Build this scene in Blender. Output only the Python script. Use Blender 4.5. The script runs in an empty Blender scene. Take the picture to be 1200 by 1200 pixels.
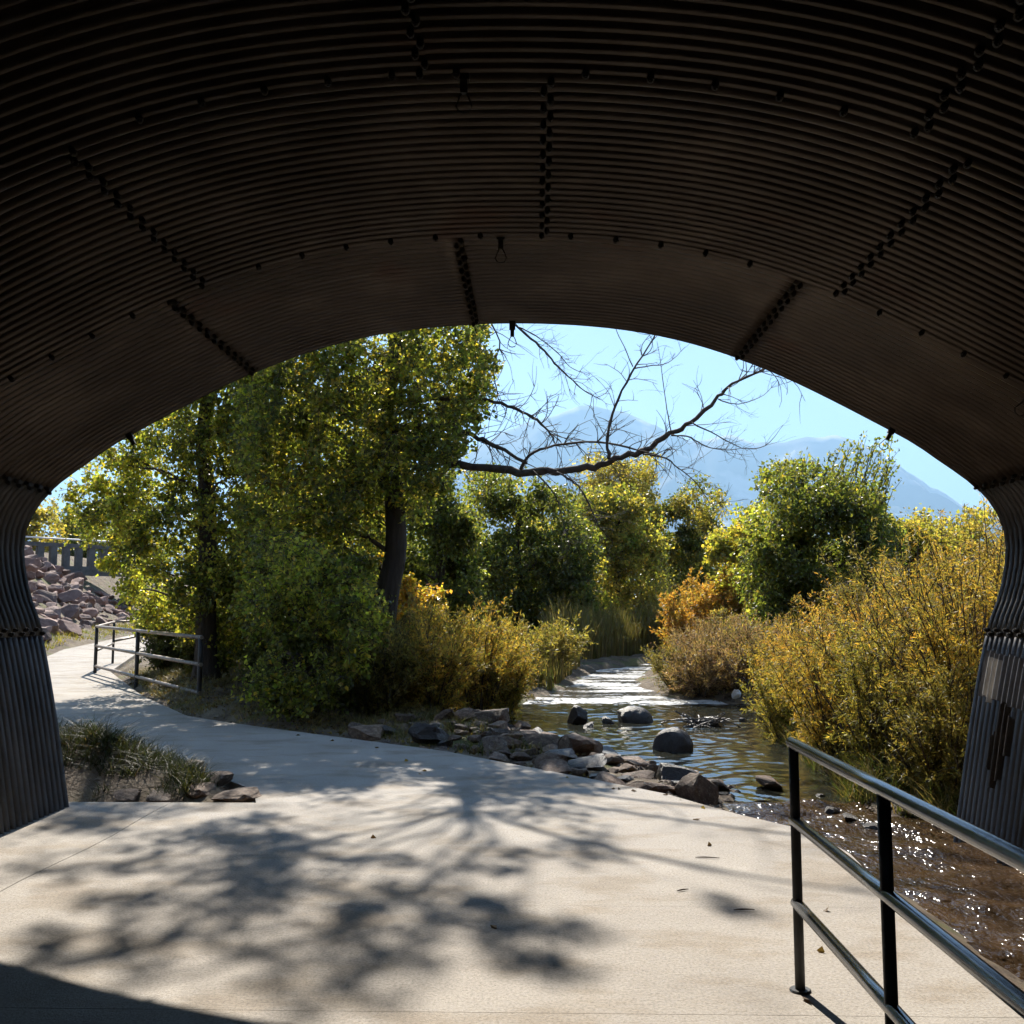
import bpy, bmesh, math
import numpy as np
from mathutils import Vector, Matrix, noise as mnoise
R_ = np.random.RandomState
scn = bpy.context.scene
COL = scn.collection

# ------------------------------------------------------------------ camera, sky, sun, exposure
CAM_H, FPX, VX, VY = 1.55, 1150.0, 628.0, 718.0
TH = math.atan((VY-600)/FPX); PH = math.atan((VX-600)/math.hypot(FPX, VY-600))
cam_d = bpy.data.cameras.new('camera'); cam = bpy.data.objects.new('camera', cam_d); COL.objects.link(cam)
cam.location = (0, 0, CAM_H); cam.rotation_euler = (math.pi/2+TH, 0, PH)
cam_d.sensor_width = 36; cam_d.lens = 36*FPX/1200; cam_d.clip_start = 0.05; cam_d.clip_end = 60000
scn.camera = cam
SX, SY = 0.23, 1.10                       # shadow of a 1 m pole: +x, -y
SUN_EL = math.atan(1/math.hypot(SX, SY)); SUN_AZ = math.atan2(-SX, SY)   # azimuth from +Y towards +X
sun_d = bpy.data.lights.new('sun', 'SUN'); sun = bpy.data.objects.new('sun', sun_d); COL.objects.link(sun)
sun_d.energy = 5.0; sun_d.angle = math.radians(0.53); sun_d.color = (1.0, 0.93, 0.82)
sun.rotation_euler = Vector((SX, -SY, -1)).to_track_quat('-Z', 'Y').to_euler()
sun.location = (0, 0, 60)
w = bpy.data.worlds.new('World'); scn.world = w; w.use_nodes = True
nt = w.node_tree; nt.nodes.clear()
sky = nt.nodes.new('ShaderNodeTexSky'); sky.sky_type = 'NISHITA'; sky.sun_disc = False
sky.sun_elevation = SUN_EL; sky.sun_rotation = SUN_AZ
sky.altitude = 1900; sky.air_density = 1.0; sky.dust_density = 0.3; sky.ozone_density = 2.0
bg = nt.nodes.new('ShaderNodeBackground'); bg.inputs['Strength'].default_value = 0.07
wo = nt.nodes.new('ShaderNodeOutputWorld')
nt.links.new(sky.outputs[0], bg.inputs[0]); nt.links.new(bg.outputs[0], wo.inputs[0])
scn.view_settings.view_transform = 'Standard'; scn.view_settings.look = 'None'
scn.view_settings.exposure = 1.5; scn.view_settings.gamma = 1.0; scn.view_settings.use_curve_mapping = False
cy = scn.cycles
cy.max_bounces = 5; cy.diffuse_bounces = 4; cy.glossy_bounces = 3; cy.transmission_bounces = 4
cy.volume_bounces = 0; cy.transparent_max_bounces = 8; cy.caustics_reflective = False; cy.caustics_refractive = False
cy.use_adaptive_sampling = True; cy.adaptive_threshold = 0.02; cy.adaptive_min_samples = 12; cy.use_denoising = True; cy.sample_clamp_indirect = 6.0
HAZE = True

# ------------------------------------------------------------------ pixel helpers (photo 1200 px) -> world points at real distances
def ray(px, py):
    u = (px-600)/FPX; v = -(py-600)/FPX; c, s = math.cos(TH), math.sin(TH)
    d = (u, c-s*v, s+c*v); cz, sz = math.cos(PH), math.sin(PH)
    return np.array((cz*d[0]-sz*d[1], sz*d[0]+cz*d[1], d[2]))
def G(px, py, z=0.0):
    r = ray(px, py); t = (z-CAM_H)/r[2]; return np.array((0, 0, CAM_H))+r*t
def P(px, py, Y):
    r = ray(px, py); return np.array((0, 0, CAM_H))+r*(Y/r[1])

# ------------------------------------------------------------------ generic helpers
def tag(o, label=None, cat=None, group=None, kind=None):
    if label: o['label'] = label
    if cat: o['category'] = cat
    if group: o['group'] = group
    if kind: o['kind'] = kind
    return o
def empty(name, loc, label=None, cat=None, group=None):
    o = bpy.data.objects.new(name, None); COL.objects.link(o); o.location = loc; o.empty_display_size = 0.2
    return tag(o, label, cat, group)
def link(name, me, mat=None, parent=None):
    o = bpy.data.objects.new(name, me); COL.objects.link(o)
    if mat is not None and len(me.materials) == 0: me.materials.append(mat)
    if parent is not None:
        o.parent = parent
        o.matrix_parent_inverse = Matrix.Translation(-Vector(parent.location))
    return o

class MB:
    """collects vertices / quads / tris with a colour per vertex"""
    def __init__(s): s.v = []; s.f = []; s.c = []; s.n = 0
    def add(s, v, f, c=None):
        v = np.asarray(v, float).reshape(-1, 3); f = np.asarray(f, int)
        s.v.append(v); s.f.append(f+s.n); s.n += len(v)
        if c is None: c = np.ones((len(v), 3))
        c = np.asarray(c, float)
        if c.ndim == 1: c = np.tile(c, (len(v), 1))
        s.c.append(c)
    def mesh(s, name, smooth=False):
        me = bpy.data.meshes.new(name)
        v = np.concatenate(s.v); c = np.concatenate(s.c)
        loops = np.concatenate([f.ravel() for f in s.f])
        tot = np.concatenate([np.full(len(f), f.shape[1]) for f in s.f])
        start = np.concatenate([[0], np.cumsum(tot)[:-1]])
        me.vertices.add(len(v)); me.vertices.foreach_set('co', v.ravel())
        me.loops.add(len(loops)); me.loops.foreach_set('vertex_index', loops.astype(np.int32))
        me.polygons.add(len(tot)); me.polygons.foreach_set('loop_start', start.astype(np.int32))
        me.update(calc_edges=True)
        me.polygons.foreach_set('use_smooth', np.full(len(tot), bool(smooth)))
        a = me.color_attributes.new('Col', 'FLOAT_COLOR', 'POINT')
        a.data.foreach_set('color', np.concatenate([c, np.ones((len(c), 1))], 1).ravel())
        return me
    def obj(s, name, mat, parent=None, smooth=False):
        return link(name, s.mesh(name, smooth), mat, parent)

def norm(a): return a/np.maximum(np.linalg.norm(a, axis=-1, keepdims=True), 1e-9)
def tube(mb, pts, rad, sides=8, cap=True, col=None):
    pts = np.asarray(pts, float); n = len(pts); rad = np.broadcast_to(np.asarray(rad, float), (n,))
    t = norm(np.gradient(pts, axis=0)); ref = np.array((0.31, 0.17, 0.93))
    if abs(t[0] @ ref) > 0.9: ref = np.array((1., 0, 0))
    u = norm(np.cross(t, ref)); w_ = np.cross(t, u)
    a = np.arange(sides)/sides*2*math.pi
    ring = pts[:, None]+rad[:, None, None]*(np.cos(a)[None, :, None]*u[:, None]+np.sin(a)[None, :, None]*w_[:, None])
    i, j = np.meshgrid(np.arange(n-1), np.arange(sides), indexing='ij'); j2 = (j+1) % sides
    f = np.stack([i*sides+j, i*sides+j2, (i+1)*sides+j2, (i+1)*sides+j], -1).reshape(-1, 4)
    mb.add(ring.reshape(-1, 3), f, col)
    if cap:
        k = mb.n-n*sides
        for b in (0, n-1):
            idx = np.arange(sides)+b*sides
            if b == 0: idx = idx[::-1]
            mb.f.append((idx+k)[None, :])
def bez(a, b, c, n=6):
    t = np.linspace(0, 1, n)[:, None]; a, b, c = map(np.asarray, (a, b, c))
    return (1-t)**2*a+2*t*(1-t)*b+t*t*c
def batch_tubes(mb, A, M, B, r0, r1, col):
    """n three-sided two-segment twigs A->M->B"""
    n = len(A)
    if n == 0: return
    t = norm(B-A); u = norm(np.cross(t, np.array((0.3, 0.5, 0.8)))); w_ = np.cross(t, u)
    a = np.arange(3)/3*2*math.pi
    off = np.cos(a)[None, :, None]*u[:, None]+np.sin(a)[None, :, None]*w_[:, None]
    r0 = np.broadcast_to(r0, (n,))[:, None, None]; r1 = np.broadcast_to(r1, (n,))[:, None, None]
    V = np.stack([A[:, None]+off*r0, M[:, None]+off*(r0+r1)/2, B[:, None]+off*r1], 1)  # n,3,3,3
    base = np.arange(n)[:, None]*9; f = []
    for s in range(2):
        for j in range(3):
            f.append(np.concatenate([base+s*3+j, base+s*3+(j+1) % 3, base+(s+1)*3+(j+1) % 3, base+(s+1)*3+j], 1))
    mb.add(V.reshape(-1, 3), np.concatenate(f), col)
def leaves(mb, pos, axis, L, W, col, rng, fold=0.12):
    n = len(pos)
    if n == 0: return
    axis = norm(axis); side = norm(np.cross(axis, rng.normal(size=(n, 3)))); nr = np.cross(axis, side)
    L = np.broadcast_to(L, (n,))[:, None]; W = np.broadcast_to(W, (n,))[:, None]
    v = np.stack([pos, pos+axis*L*.42+side*W*.5+nr*W*fold, pos+axis*L-nr*W*fold, pos+axis*L*.42-side*W*.5+nr*W*fold], 1)
    mb.add(v.reshape(-1, 3), np.arange(4*n).reshape(n, 4), np.repeat(col, 4, axis=0))
def pal(rng, n, palette, jit=0.18, bias=None):
    cols = np.array([p[0] for p in palette]); wt = np.array([p[1] for p in palette], float)
    k = rng.choice(len(cols), n, p=wt/wt.sum())
    return np.clip(cols[k]*(1+jit*rng.normal(size=(n, 1)))*(1+0.06*rng.normal(size=(n, 3))), 0.004, 0.8)
def blades(mb, base, h, lean, width, col, rng, segs=3):
    """n bent tapering blades"""
    n = len(base); d = norm(np.concatenate([rng.normal(size=(n, 2)), np.zeros((n, 1))], 1))
    s = np.stack([-d[:, 1], d[:, 0], np.zeros(n)], 1)
    ang = rng.uniform(0, 6.28, n)[:, None]; s = s*np.cos(ang)+d*np.sin(ang)
    h = np.broadcast_to(h, (n,))[:, None]; lean = np.broadcast_to(lean, (n,))[:, None]; V = []
    for k in range(segs+1):
        t = k/segs; c = base+np.array((0, 0, 1.))*h*(t-0.25*lean*t*t)+d*h*lean*t*t
        wd = width*(1-t**1.5)+0.0008
        V += [c-s*wd/2, c+s*wd/2]
    V = np.stack(V, 1); m = 2*(segs+1); b = np.arange(n)[:, None]*m
    f = np.concatenate([np.concatenate([b+2*k, b+2*k+1, b+2*k+3, b+2*k+2], 1) for k in range(segs)])
    mb.add(V.reshape(-1, 3), f, np.repeat(col, m, axis=0))
def fbm(p, o=4, s=1.0):
    return mnoise.fractal(Vector(p)*s, 1.0, 2.0, o)

# ------------------------------------------------------------------ materials
MATS = {}
def nodes(name):
    m = bpy.data.materials.new(name); m.use_nodes = True; t = m.node_tree; t.nodes.clear()
    out = t.nodes.new('ShaderNodeOutputMaterial'); MATS[name] = m
    def N(kind, **kw):
        n = t.nodes.new(kind)
        for k, v in kw.items():
            if k.startswith('i_'): n.inputs[k[2:].replace('_', ' ')].default_value = v
            else: setattr(n, k, v)
        return n
    return m, t, N, out, t.links.new
def ramp(N, stops, interp='LINEAR'):
    r = N('ShaderNodeValToRGB'); r.color_ramp.interpolation = interp; e = r.color_ramp.elements
    while len(e) < len(stops): e.new(0.5)
    for k, (p, c) in enumerate(stops): e[k].position = p; e[k].color = (*c, 1) if len(c) == 3 else c
    return r
def noise_mat(name, stops, scale=4, detail=8, rough=0.8, bump=0.3, bscale=30, metallic=0.0, spec=0.4, coord='Object', stretch=None, bdist=0.02, rough_var=0.0, tint=False, spots=None):
    m, t, N, out, L = nodes(name)
    b = N('ShaderNodeBsdfPrincipled'); b.inputs['Roughness'].default_value = rough; b.inputs['Metallic'].default_value = metallic
    b.inputs['Specular IOR Level'].default_value = spec
    tc = N('ShaderNodeTexCoord'); mp = N('ShaderNodeMapping'); L(tc.outputs[coord], mp.inputs[0])
    if stretch: mp.inputs['Scale'].default_value = stretch
    n1 = N('ShaderNodeTexNoise', i_Scale=scale, i_Detail=detail, i_Roughness=0.62); L(mp.outputs[0], n1.inputs['Vector'])
    r = ramp(N, stops); L(n1.outputs[0], r.inputs[0]); colout = r.outputs[0]
    if tint:
        oi = N('ShaderNodeObjectInfo'); rr = ramp(N, [(0, (0.55, 0.53, 0.5)), (0.4, (0.95, 0.9, 0.86)), (0.7, (1.15, 1.0, 0.9)), (1, (1.5, 1.42, 1.32))]); L(oi.outputs['Random'], rr.inputs[0])
        mx = N('ShaderNodeMix', data_type='RGBA', blend_type='MULTIPLY'); mx.inputs[0].default_value = 1
        L(colout, mx.inputs[6]); L(rr.outputs[0], mx.inputs[7]); colout = mx.outputs[2]
    if spots:
        n3 = N('ShaderNodeTexNoise', i_Scale=spots[0], i_Detail=3); L(mp.outputs[0], n3.inputs['Vector'])
        r3 = ramp(N, [(spots[1], (0, 0, 0)), (spots[1]+0.06, (1, 1, 1))]); L(n3.outputs[0], r3.inputs[0])
        mx = N('ShaderNodeMix', data_type='RGBA'); L(r3.outputs[0], mx.inputs[0]); L(colout, mx.inputs[6]); mx.inputs[7].default_value = (*spots[2], 1); colout = mx.outputs[2]
    L(colout, b.inputs['Base Color'])
    n2 = N('ShaderNodeTexNoise', i_Scale=bscale, i_Detail=6, i_Roughness=0.6); L(mp.outputs[0], n2.inputs['Vector'])
    bp = N('ShaderNodeBump', i_Strength=bump, i_Distance=bdist); L(n2.outputs[0], bp.inputs['Height']); L(bp.outputs[0], b.inputs['Normal'])
    if rough_var:
        mr = N('ShaderNodeMapRange'); mr.inputs['To Min'].default_value = rough-rough_var; mr.inputs['To Max'].default_value = rough+rough_var
        L(n1.outputs[0], mr.inputs['Value']); L(mr.outputs[0], b.inputs['Roughness'])
    L(b.outputs[0], out.inputs[0])
    return m
def leaf_mat(name, trans=0.5, tcol=(1.5, 1.45, 0.75), spec=0.35, rough=0.45):
    m, t, N, out, L = nodes(name)
    at = N('ShaderNodeAttribute', attribute_name='Col')
    b = N('ShaderNodeBsdfPrincipled'); b.inputs['Roughness'].default_value = rough; b.inputs['Specular IOR Level'].default_value = spec
    L(at.outputs['Color'], b.inputs['Base Color'])
    mx = N('ShaderNodeMix', data_type='RGBA', blend_type='MULTIPLY'); mx.inputs[0].default_value = 1; mx.inputs[7].default_value = (*tcol, 1); mx.clamp_result = False
    L(at.outputs['Color'], mx.inputs[6])
    tr = N('ShaderNodeBsdfTranslucent'); L(mx.outputs[2], tr.inputs[0])
    ms = N('ShaderNodeMixShader', i_Fac=trans); L(b.outputs[0], ms.inputs[1]); L(tr.outputs[0], ms.inputs[2]); L(ms.outputs[0], out.inputs[0])
    return m
M_leaf = leaf_mat('leaf_cottonwood', 0.6, (2.75, 2.6, 1.05), spec=0.5, rough=0.38)
M_willow = leaf_mat('leaf_willow', 0.5, (1.8, 1.62, 0.9))
M_grass = leaf_mat('grass_blade', 0.4, (1.4, 1.35, 0.7), rough=0.5)
M_bark = noise_mat('bark', [(0.3, (0.022, 0.016, 0.012)), (0.7, (0.075, 0.056, 0.042))], 9, rough=0.9, bump=0.9, bscale=14, stretch=(1, 1, 0.18), bdist=0.05)
M_twig = noise_mat('twig_bark', [(0.3, (0.045, 0.032, 0.024)), (0.7, (0.11, 0.08, 0.055))], 12, rough=0.85, bump=0.2)
M_deadwood = noise_mat('dead_wood', [(0.3, (0.04, 0.03, 0.024)), (0.7, (0.10, 0.076, 0.058))], 10, rough=0.85, bump=0.5, bscale=25)
M_steel = noise_mat('weathered_steel', [(0.25, (0.025, 0.0175, 0.012)), (0.5, (0.056, 0.041, 0.0305)), (0.75, (0.115, 0.09, 0.07))], 1.3, rough=0.34, bump=0.12, bscale=40, metallic=0.45, rough_var=0.12, spots=(0.8, 0.62, (0.06, 0.034, 0.022)))
M_galv = noise_mat('galvanised_steel', [(0.3, (0.07, 0.07, 0.073)), (0.7, (0.15, 0.15, 0.155))], 2.2, rough=0.45, bump=0.1, bscale=50, metallic=0.5, rough_var=0.12)
M_corner = noise_mat('corner_steel', [(0.3, (0.045, 0.04, 0.036)), (0.7, (0.11, 0.1, 0.09))], 2.0, rough=0.45, bump=0.1, bscale=50, metallic=0.45, rough_var=0.12, spots=(0.8, 0.64, (0.075, 0.04, 0.025)))
M_bolt = noise_mat('bolt_steel', [(0.3, (0.012, 0.01, 0.009)), (0.7, (0.035, 0.028, 0.022))], 20, rough=0.6, bump=0.1, metallic=0.3)
M_railsteel = noise_mat('rail_steel', [(0.3, (0.09, 0.095, 0.1)), (0.55, (0.2, 0.205, 0.21)), (0.75, (0.36, 0.36, 0.36))], 7, rough=0.2, bump=0.04, bscale=60, metallic=0.75, rough_var=0.1, stretch=(1, .25, 1))
M_postpaint = noise_mat('post_paint', [(0.3, (0.012, 0.012, 0.013)), (0.7, (0.035, 0.034, 0.033))], 9, rough=0.5, bump=0.08, bscale=70)
M_rail_far = noise_mat('weathered_rail', [(0.3, (0.16, 0.12, 0.09)), (0.7, (0.34, 0.29, 0.24))], 9, rough=0.5, bump=0.08, metallic=0.4)
M_rock = noise_mat('bank_rock', [(0.25, (0.045, 0.030, 0.022)), (0.5, (0.125, 0.087, 0.064)), (0.75, (0.29, 0.22, 0.165))], 4, rough=0.75, bump=0.6, bscale=16, bdist=0.03, tint=True, spots=(14, 0.62, (0.26, 0.24, 0.18)))
M_rip = noise_mat('riprap_rock', [(0.25, (0.14, 0.09, 0.08)), (0.55, (0.26, 0.185, 0.165)), (0.8, (0.4, 0.32, 0.3))], 2.0, rough=0.85, bump=0.6, bscale=8, bdist=0.06, tint=True)
M_wet = noise_mat('wet_rock', [(0.3, (0.018, 0.014, 0.013)), (0.7, (0.06, 0.048, 0.044))], 6, rough=0.4, bump=0.6, bscale=18, bdist=0.03)
M_soil = noise_mat('bank_soil', [(0.3, (0.06, 0.042, 0.03)), (0.5, (0.13, 0.098, 0.066)), (0.72, (0.22, 0.18, 0.115))], 2.3, rough=0.95, bump=0.8, bscale=22, bdist=0.05, spots=(1.1, 0.56, (0.1, 0.1, 0.035)))
M_parapet = noise_mat('parapet_concrete', [(0.3, (0.10, 0.095, 0.09)), (0.7, (0.18, 0.17, 0.165))], 3, rough=0.9, bump=0.3)
M_white = noise_mat('white_paint', [(0.3, (0.66, 0.66, 0.65)), (0.7, (0.8, 0.8, 0.8))], 5, rough=0.5, bump=0.05)
M_patch_dark = noise_mat('dark_rust_paint', [(0.35, (0.012, 0.009, 0.008)), (0.62, (0.035, 0.026, 0.02)), (0.75, (0.09, 0.07, 0.045))], 7, rough=0.6, bump=0.3)
M_patch_pale = noise_mat('pale_paint', [(0.3, (0.3, 0.28, 0.26)), (0.7, (0.5, 0.47, 0.43))], 8, rough=0.6, bump=0.1)
M_patch_grey = noise_mat('grey_paint', [(0.3, (0.09, 0.09, 0.1)), (0.7, (0.15, 0.15, 0.16))], 8, rough=0.6, bump=0.1)
M_mtn = noise_mat('mountain_rock', [(0.35, (0.045, 0.05, 0.035)), (0.55, (0.10, 0.085, 0.07)), (0.7, (0.2, 0.17, 0.15))], 0.0012, detail=10, rough=1.0, bump=0.0, spots=(0.0013, 0.55, (0.42, 0.39, 0.37)))

def concrete():
    m, t, N, out, L = nodes('path_concrete')
    b = N('ShaderNodeBsdfPrincipled', i_Roughness=0.85); b.inputs['Specular IOR Level'].default_value = 0.35
    tc = N('ShaderNodeTexCoord'); vec = tc.outputs['Object']
    n1 = N('ShaderNodeTexNoise', i_Scale=0.9, i_Detail=9, i_Roughness=0.62); L(vec, n1.inputs['Vector'])
    r1 = ramp(N, [(0.25, (0.22, 0.197, 0.172)), (0.43, (0.32, 0.29, 0.256)), (0.6, (0.36, 0.328, 0.291)), (0.75, (0.43, 0.395, 0.354))]); L(n1.outputs[0], r1.inputs[0])
    n2 = N('ShaderNodeTexNoise', i_Scale=70, i_Detail=5, i_Roughness=0.7); L(vec, n2.inputs['Vector'])
    r2 = ramp(N, [(0.3, (0.6, 0.59, 0.58)), (0.52, (1, 1, 1)), (0.72, (1.25, 1.24, 1.22))]); L(n2.outputs[0], r2.inputs[0])
    mx = N('ShaderNodeMix', data_type='RGBA', blend_type='MULTIPLY'); mx.inputs[0].default_value = 1; mx.clamp_result = False
    L(r1.outputs[0], mx.inputs[6]); L(r2.outputs[0], mx.inputs[7])
    mp = N('ShaderNodeMapping'); mp.inputs['Scale'].default_value = (1.0, 1.7, 1); L(vec, mp.inputs[0])
    n3 = N('ShaderNodeTexNoise', i_Scale=1.4, i_Detail=7, i_Roughness=0.6); L(mp.outputs[0], n3.inputs['Vector'])
    r3 = ramp(N, [(0.5, (1, 1, 1)), (0.6, (0.86, 0.82, 0.76)), (0.74, (0.68, 0.62, 0.55))]); L(n3.outputs[0], r3.inputs[0])
    mx2 = N('ShaderNodeMix', data_type='RGBA', blend_type='MULTIPLY'); mx2.inputs[0].default_value = 1; L(mx.outputs[2], mx2.inputs[6]); L(r3.outputs[0], mx2.inputs[7])
    L(mx2.outputs[2], b.inputs['Base Color'])
    n4 = N('ShaderNodeTexNoise', i_Scale=120, i_Detail=4); L(vec, n4.inputs['Vector'])
    n5 = N('ShaderNodeTexNoise', i_Scale=14, i_Detail=6); L(mp.outputs[0], n5.inputs['Vector'])
    ad = N('ShaderNodeMath', operation='ADD'); L(n4.outputs[0], ad.inputs[0]); L(n5.outputs[0], ad.inputs[1])
    bp = N('ShaderNodeBump', i_Strength=0.35, i_Distance=0.01); L(ad.outputs[0], bp.inputs['Height']); L(bp.outputs[0], b.inputs['Normal'])
    L(b.outputs[0], out.inputs[0]); return m
M_conc = concrete()

def water(name, deep, shallow, b1, s1, b2, s2, foam=None, stretch=(1, 1, 1), rgh=0.06, ior=1.36):
    m, t, N, out, L = nodes(name)
    b = N('ShaderNodeBsdfPrincipled', i_Roughness=rgh, i_IOR=ior)
    tc = N('ShaderNodeTexCoord'); mp = N('ShaderNodeMapping'); mp.inputs['Scale'].default_value = stretch; L(tc.outputs['Object'], mp.inputs[0]); vec = mp.outputs[0]
    nb = N('ShaderNodeTexNoise', i_Scale=2.2, i_Detail=8, i_Roughness=0.65); L(vec, nb.inputs['Vector'])
    r = ramp(N, [(0.35, deep), (0.68, shallow)]); L(nb.outputs[0], r.inputs[0]); c = r.outputs[0]
    if foam:
        mpf = N('ShaderNodeMapping'); mpf.inputs['Scale'].default_value = (0.28, 1.1, 1); L(tc.outputs['Object'], mpf.inputs[0])
        nf = N('ShaderNodeTexNoise', i_Scale=foam[0], i_Detail=3, i_Roughness=0.6); L(mpf.outputs[0], nf.inputs['Vector'])
        n6 = N('ShaderNodeTexNoise', i_Scale=9, i_Detail=6, i_Roughness=0.7); L(tc.outputs['Object'], n6.inputs['Vector'])
        mu = N('ShaderNodeMath', operation='MULTIPLY_ADD'); L(n6.outputs[0], mu.inputs[0]); mu.inputs[1].default_value = 0.6; L(nf.outputs[0], mu.inputs[2])
        rf = ramp(N, [(foam[1], (0, 0, 0)), (foam[1]+0.16, (1, 1, 1))]); L(mu.outputs[0], rf.inputs[0])
        mx = N('ShaderNodeMix', data_type='RGBA'); L(rf.outputs[0], mx.inputs[0]); L(c, mx.inputs[6]); mx.inputs[7].default_value = (0.6, 0.61, 0.61, 1); c = mx.outputs[2]
        mr = N('ShaderNodeMapRange'); mr.inputs['To Min'].default_value = 0.05; mr.inputs['To Max'].default_value = 0.6; L(rf.outputs[0], mr.inputs['Value']); L(mr.outputs[0], b.inputs['Roughness'])
    L(c, b.inputs['Base Color'])
    w1 = N('ShaderNodeTexNoise', i_Scale=s1, i_Detail=4, i_Roughness=0.55); L(vec, w1.inputs['Vector'])
    w2 = N('ShaderNodeTexNoise', i_Scale=s2, i_Detail=2, i_Roughness=0.5); L(vec, w2.inputs['Vector'])
    p1 = N('ShaderNodeBump', i_Strength=1.0, i_Distance=b1); L(w1.outputs[0], p1.inputs['Height'])
    p2 = N('ShaderNodeBump', i_Strength=1.0, i_Distance=b2); L(w2.outputs[0], p2.inputs['Height']); L(p1.outputs[0], p2.inputs['Normal'])
    L(p2.outputs[0], b.inputs['Normal']); L(b.outputs[0], out.inputs[0]); return m
M_run = water('water_running', (0.03, 0.019, 0.010), (0.085, 0.052, 0.028), 0.03, 2.6, 0.025, 17, stretch=(1.3, 0.9, 1), rgh=0.12)
M_pool = water('water_pool', (0.015, 0.018, 0.016), (0.035, 0.034, 0.024), 0.004, 3.0, 0.0015, 14, stretch=(0.7, 1.5, 1), rgh=0.05, ior=1.6)
M_riffle = water('water_riffle', (0.03, 0.025, 0.016), (0.08, 0.06, 0.035), 0.03, 3.0, 0.008, 12, foam=(1.3, 0.73), stretch=(0.7, 1.6, 1))

# ------------------------------------------------------------------ ground, creek, path
EDGE_Y = [-16, 6.2, 6.6, 7.0, 7.41, 7.8, 8.2]; EDGE_X = [2.0, 2.0, 2.03, 1.98, 1.85, 1.58, 1.36]
PR = np.array([(1.36, 8.2), (1.11, 8.69), (.49, 9.46), (-.25, 10.33), (-1.04, 11.26), (-2.06, 12.12), (-3.39, 13.23), (-5.21, 14.8), (-7.2, 18), (-10.4, 24), (-13.3, 33), (-16.2, 54)])
PL = np.array([(-2.3, 8.2), (-2.5, 8.8), (-2.9, 9.3), (-3.3, 9.8), (-3.8, 10.4), (-4.6, 11.0), (-6.1, 11.8), (-7.6, 14), (-9.7, 17.6), (-13.2, 25), (-16.4, 34), (-19.4, 55)])
def path_z(y): return np.interp(y, [0, 14, 24, 34, 55], [0, 0, 0.12, 0.28, 1.0])
CL = [(2.0, -40), (2.0, 6.5), (1.9, 7.6), (1.7, 8.8), (1.85, 10.0), (1.2, 11.2), (.6, 12.4), (.0, 13.8), (-.7, 16.4), (-.9, 18), (.0, 20), (.42, 22.2), (1.6, 29.7), (4, 35), (9, 40), (20, 44)]
CR = [(22, 40), (13, 37), (6.5, 33), (3.5, 28.9), (2.5, 23.6), (2.9, 19.7), (5.1, 19.4), (4.0, 16.0), (3.4, 12.4), (3.1, 9.6), (3.35, 8.5), (3.6, 7.9), (3.75, 7), (3.75, -40)]
CREEK = np.array(CL+CR)
def poly_dist(X, Y, poly):
    d = np.full(X.shape, 1e9); ins = np.zeros(X.shape, bool); n = len(poly)
    for i in range(n):
        x1, y1 = poly[i]; x2, y2 = poly[(i+1) % n]; dx, dy = x2-x1, y2-y1
        t = np.clip(((X-x1)*dx+(Y-y1)*dy)/(dx*dx+dy*dy+1e-12), 0, 1)
        d = np.minimum(d, np.hypot(X-x1-t*dx, Y-y1-t*dy))
        c = ((y1 > Y) != (y2 > Y)); xi = x1+(Y-y1)*(dx)/(dy if abs(dy) > 1e-9 else 1e-9); ins ^= c & (X < xi)
    return np.where(ins, -d, d)
PATHPOLY = np.array([(-4.2, -40), (-4.2, 8.15)]+[tuple(p) for p in PL]+[tuple(p) for p in PR[::-1]]+[(2.0, 6.2), (2.0, -40)])
LINE = np.array([(-13.6, 22), (-16.6, 31), (-19.3, 40), (-21.2, 50), (-23, 70), (-30, 120)])
def emb(X, Y):
    s = np.interp(Y, LINE[:, 1], LINE[:, 0])-X
    return np.where(Y > 19, np.clip(s*0.72, 0, 3.9)*np.clip((Y-19)/5, 0, 1), 0)
def ground_h(X, Y):
    X = np.asarray(X, float); Y = np.asarray(Y, float)
    d = poly_dist(X, Y, CREEK); wl = np.where(Y > 19, -0.16, -0.2)
    jn = 0.13*np.sin(X*2.9+1.7*np.sin(Y*1.1))*np.sin(Y*2.3+0.8*np.sin(X*1.9))+0.07*np.sin(X*6.1+Y*3.3)*np.sin(Y*5.7-X*2.9)
    d = d+jn*np.clip((Y-7.5)/1.5, 0, 1)
    nz = 0.10*np.sin(X*1.7+1.3*np.sin(Y*0.9))*np.sin(Y*1.3+X*0.4)+0.05*np.sin(X*4.1+Y*2.3)*np.sin(Y*3.7-X*1.9)
    out = wl+0.015+0.19*np.clip(d/1.1, 0, 1)+0.22*np.clip((d-0.9)/4, 0, 1)+nz*np.clip(d/1.2, 0, 1)
    ins = wl-0.35*np.clip(-d/0.7, 0, 1)+0.02
    h = np.where(d > 0, out, ins)
    h = h+emb(X, Y)+0.012*np.clip(Y-20, 0, 40)+0.3*np.clip((-X-9)/10, 0, 1)*np.clip((Y-14)/10, 0, 1)
    pd = poly_dist(X, Y, PATHPOLY)
    pz = path_z(Y)-0.11
    h = np.where(pd < 0.12, pz, np.where(pd < 1.0, pz+(h-pz)*np.clip((pd-0.12)/0.88, 0, 1)**0.6, h))
    h = h+0.16*np.exp(-((X+4.0)**2/1.6+(Y-9.5)**2/0.8))*(pd > 0.1)
    tun = (Y < 8.22) & (X > -4.6) & (X < 3.9)
    h = np.where(tun & (X < 2.0), -0.11, h)
    return h
def gh(x, y): return float(ground_h(np.array([x]), np.array([y]))[0])
def graded(lo, hi, step, far, fac=1.28):
    mid = list(np.arange(lo, hi, step)); a = [lo]; s = step
    while a[-1] > -far: s *= fac; a.append(a[-1]-s)
    b = [mid[-1]]; s = step
    while b[-1] < far: s *= fac; b.append(b[-1]+s)
    return np.array(a[:0:-1]+mid+b[1:])
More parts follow.
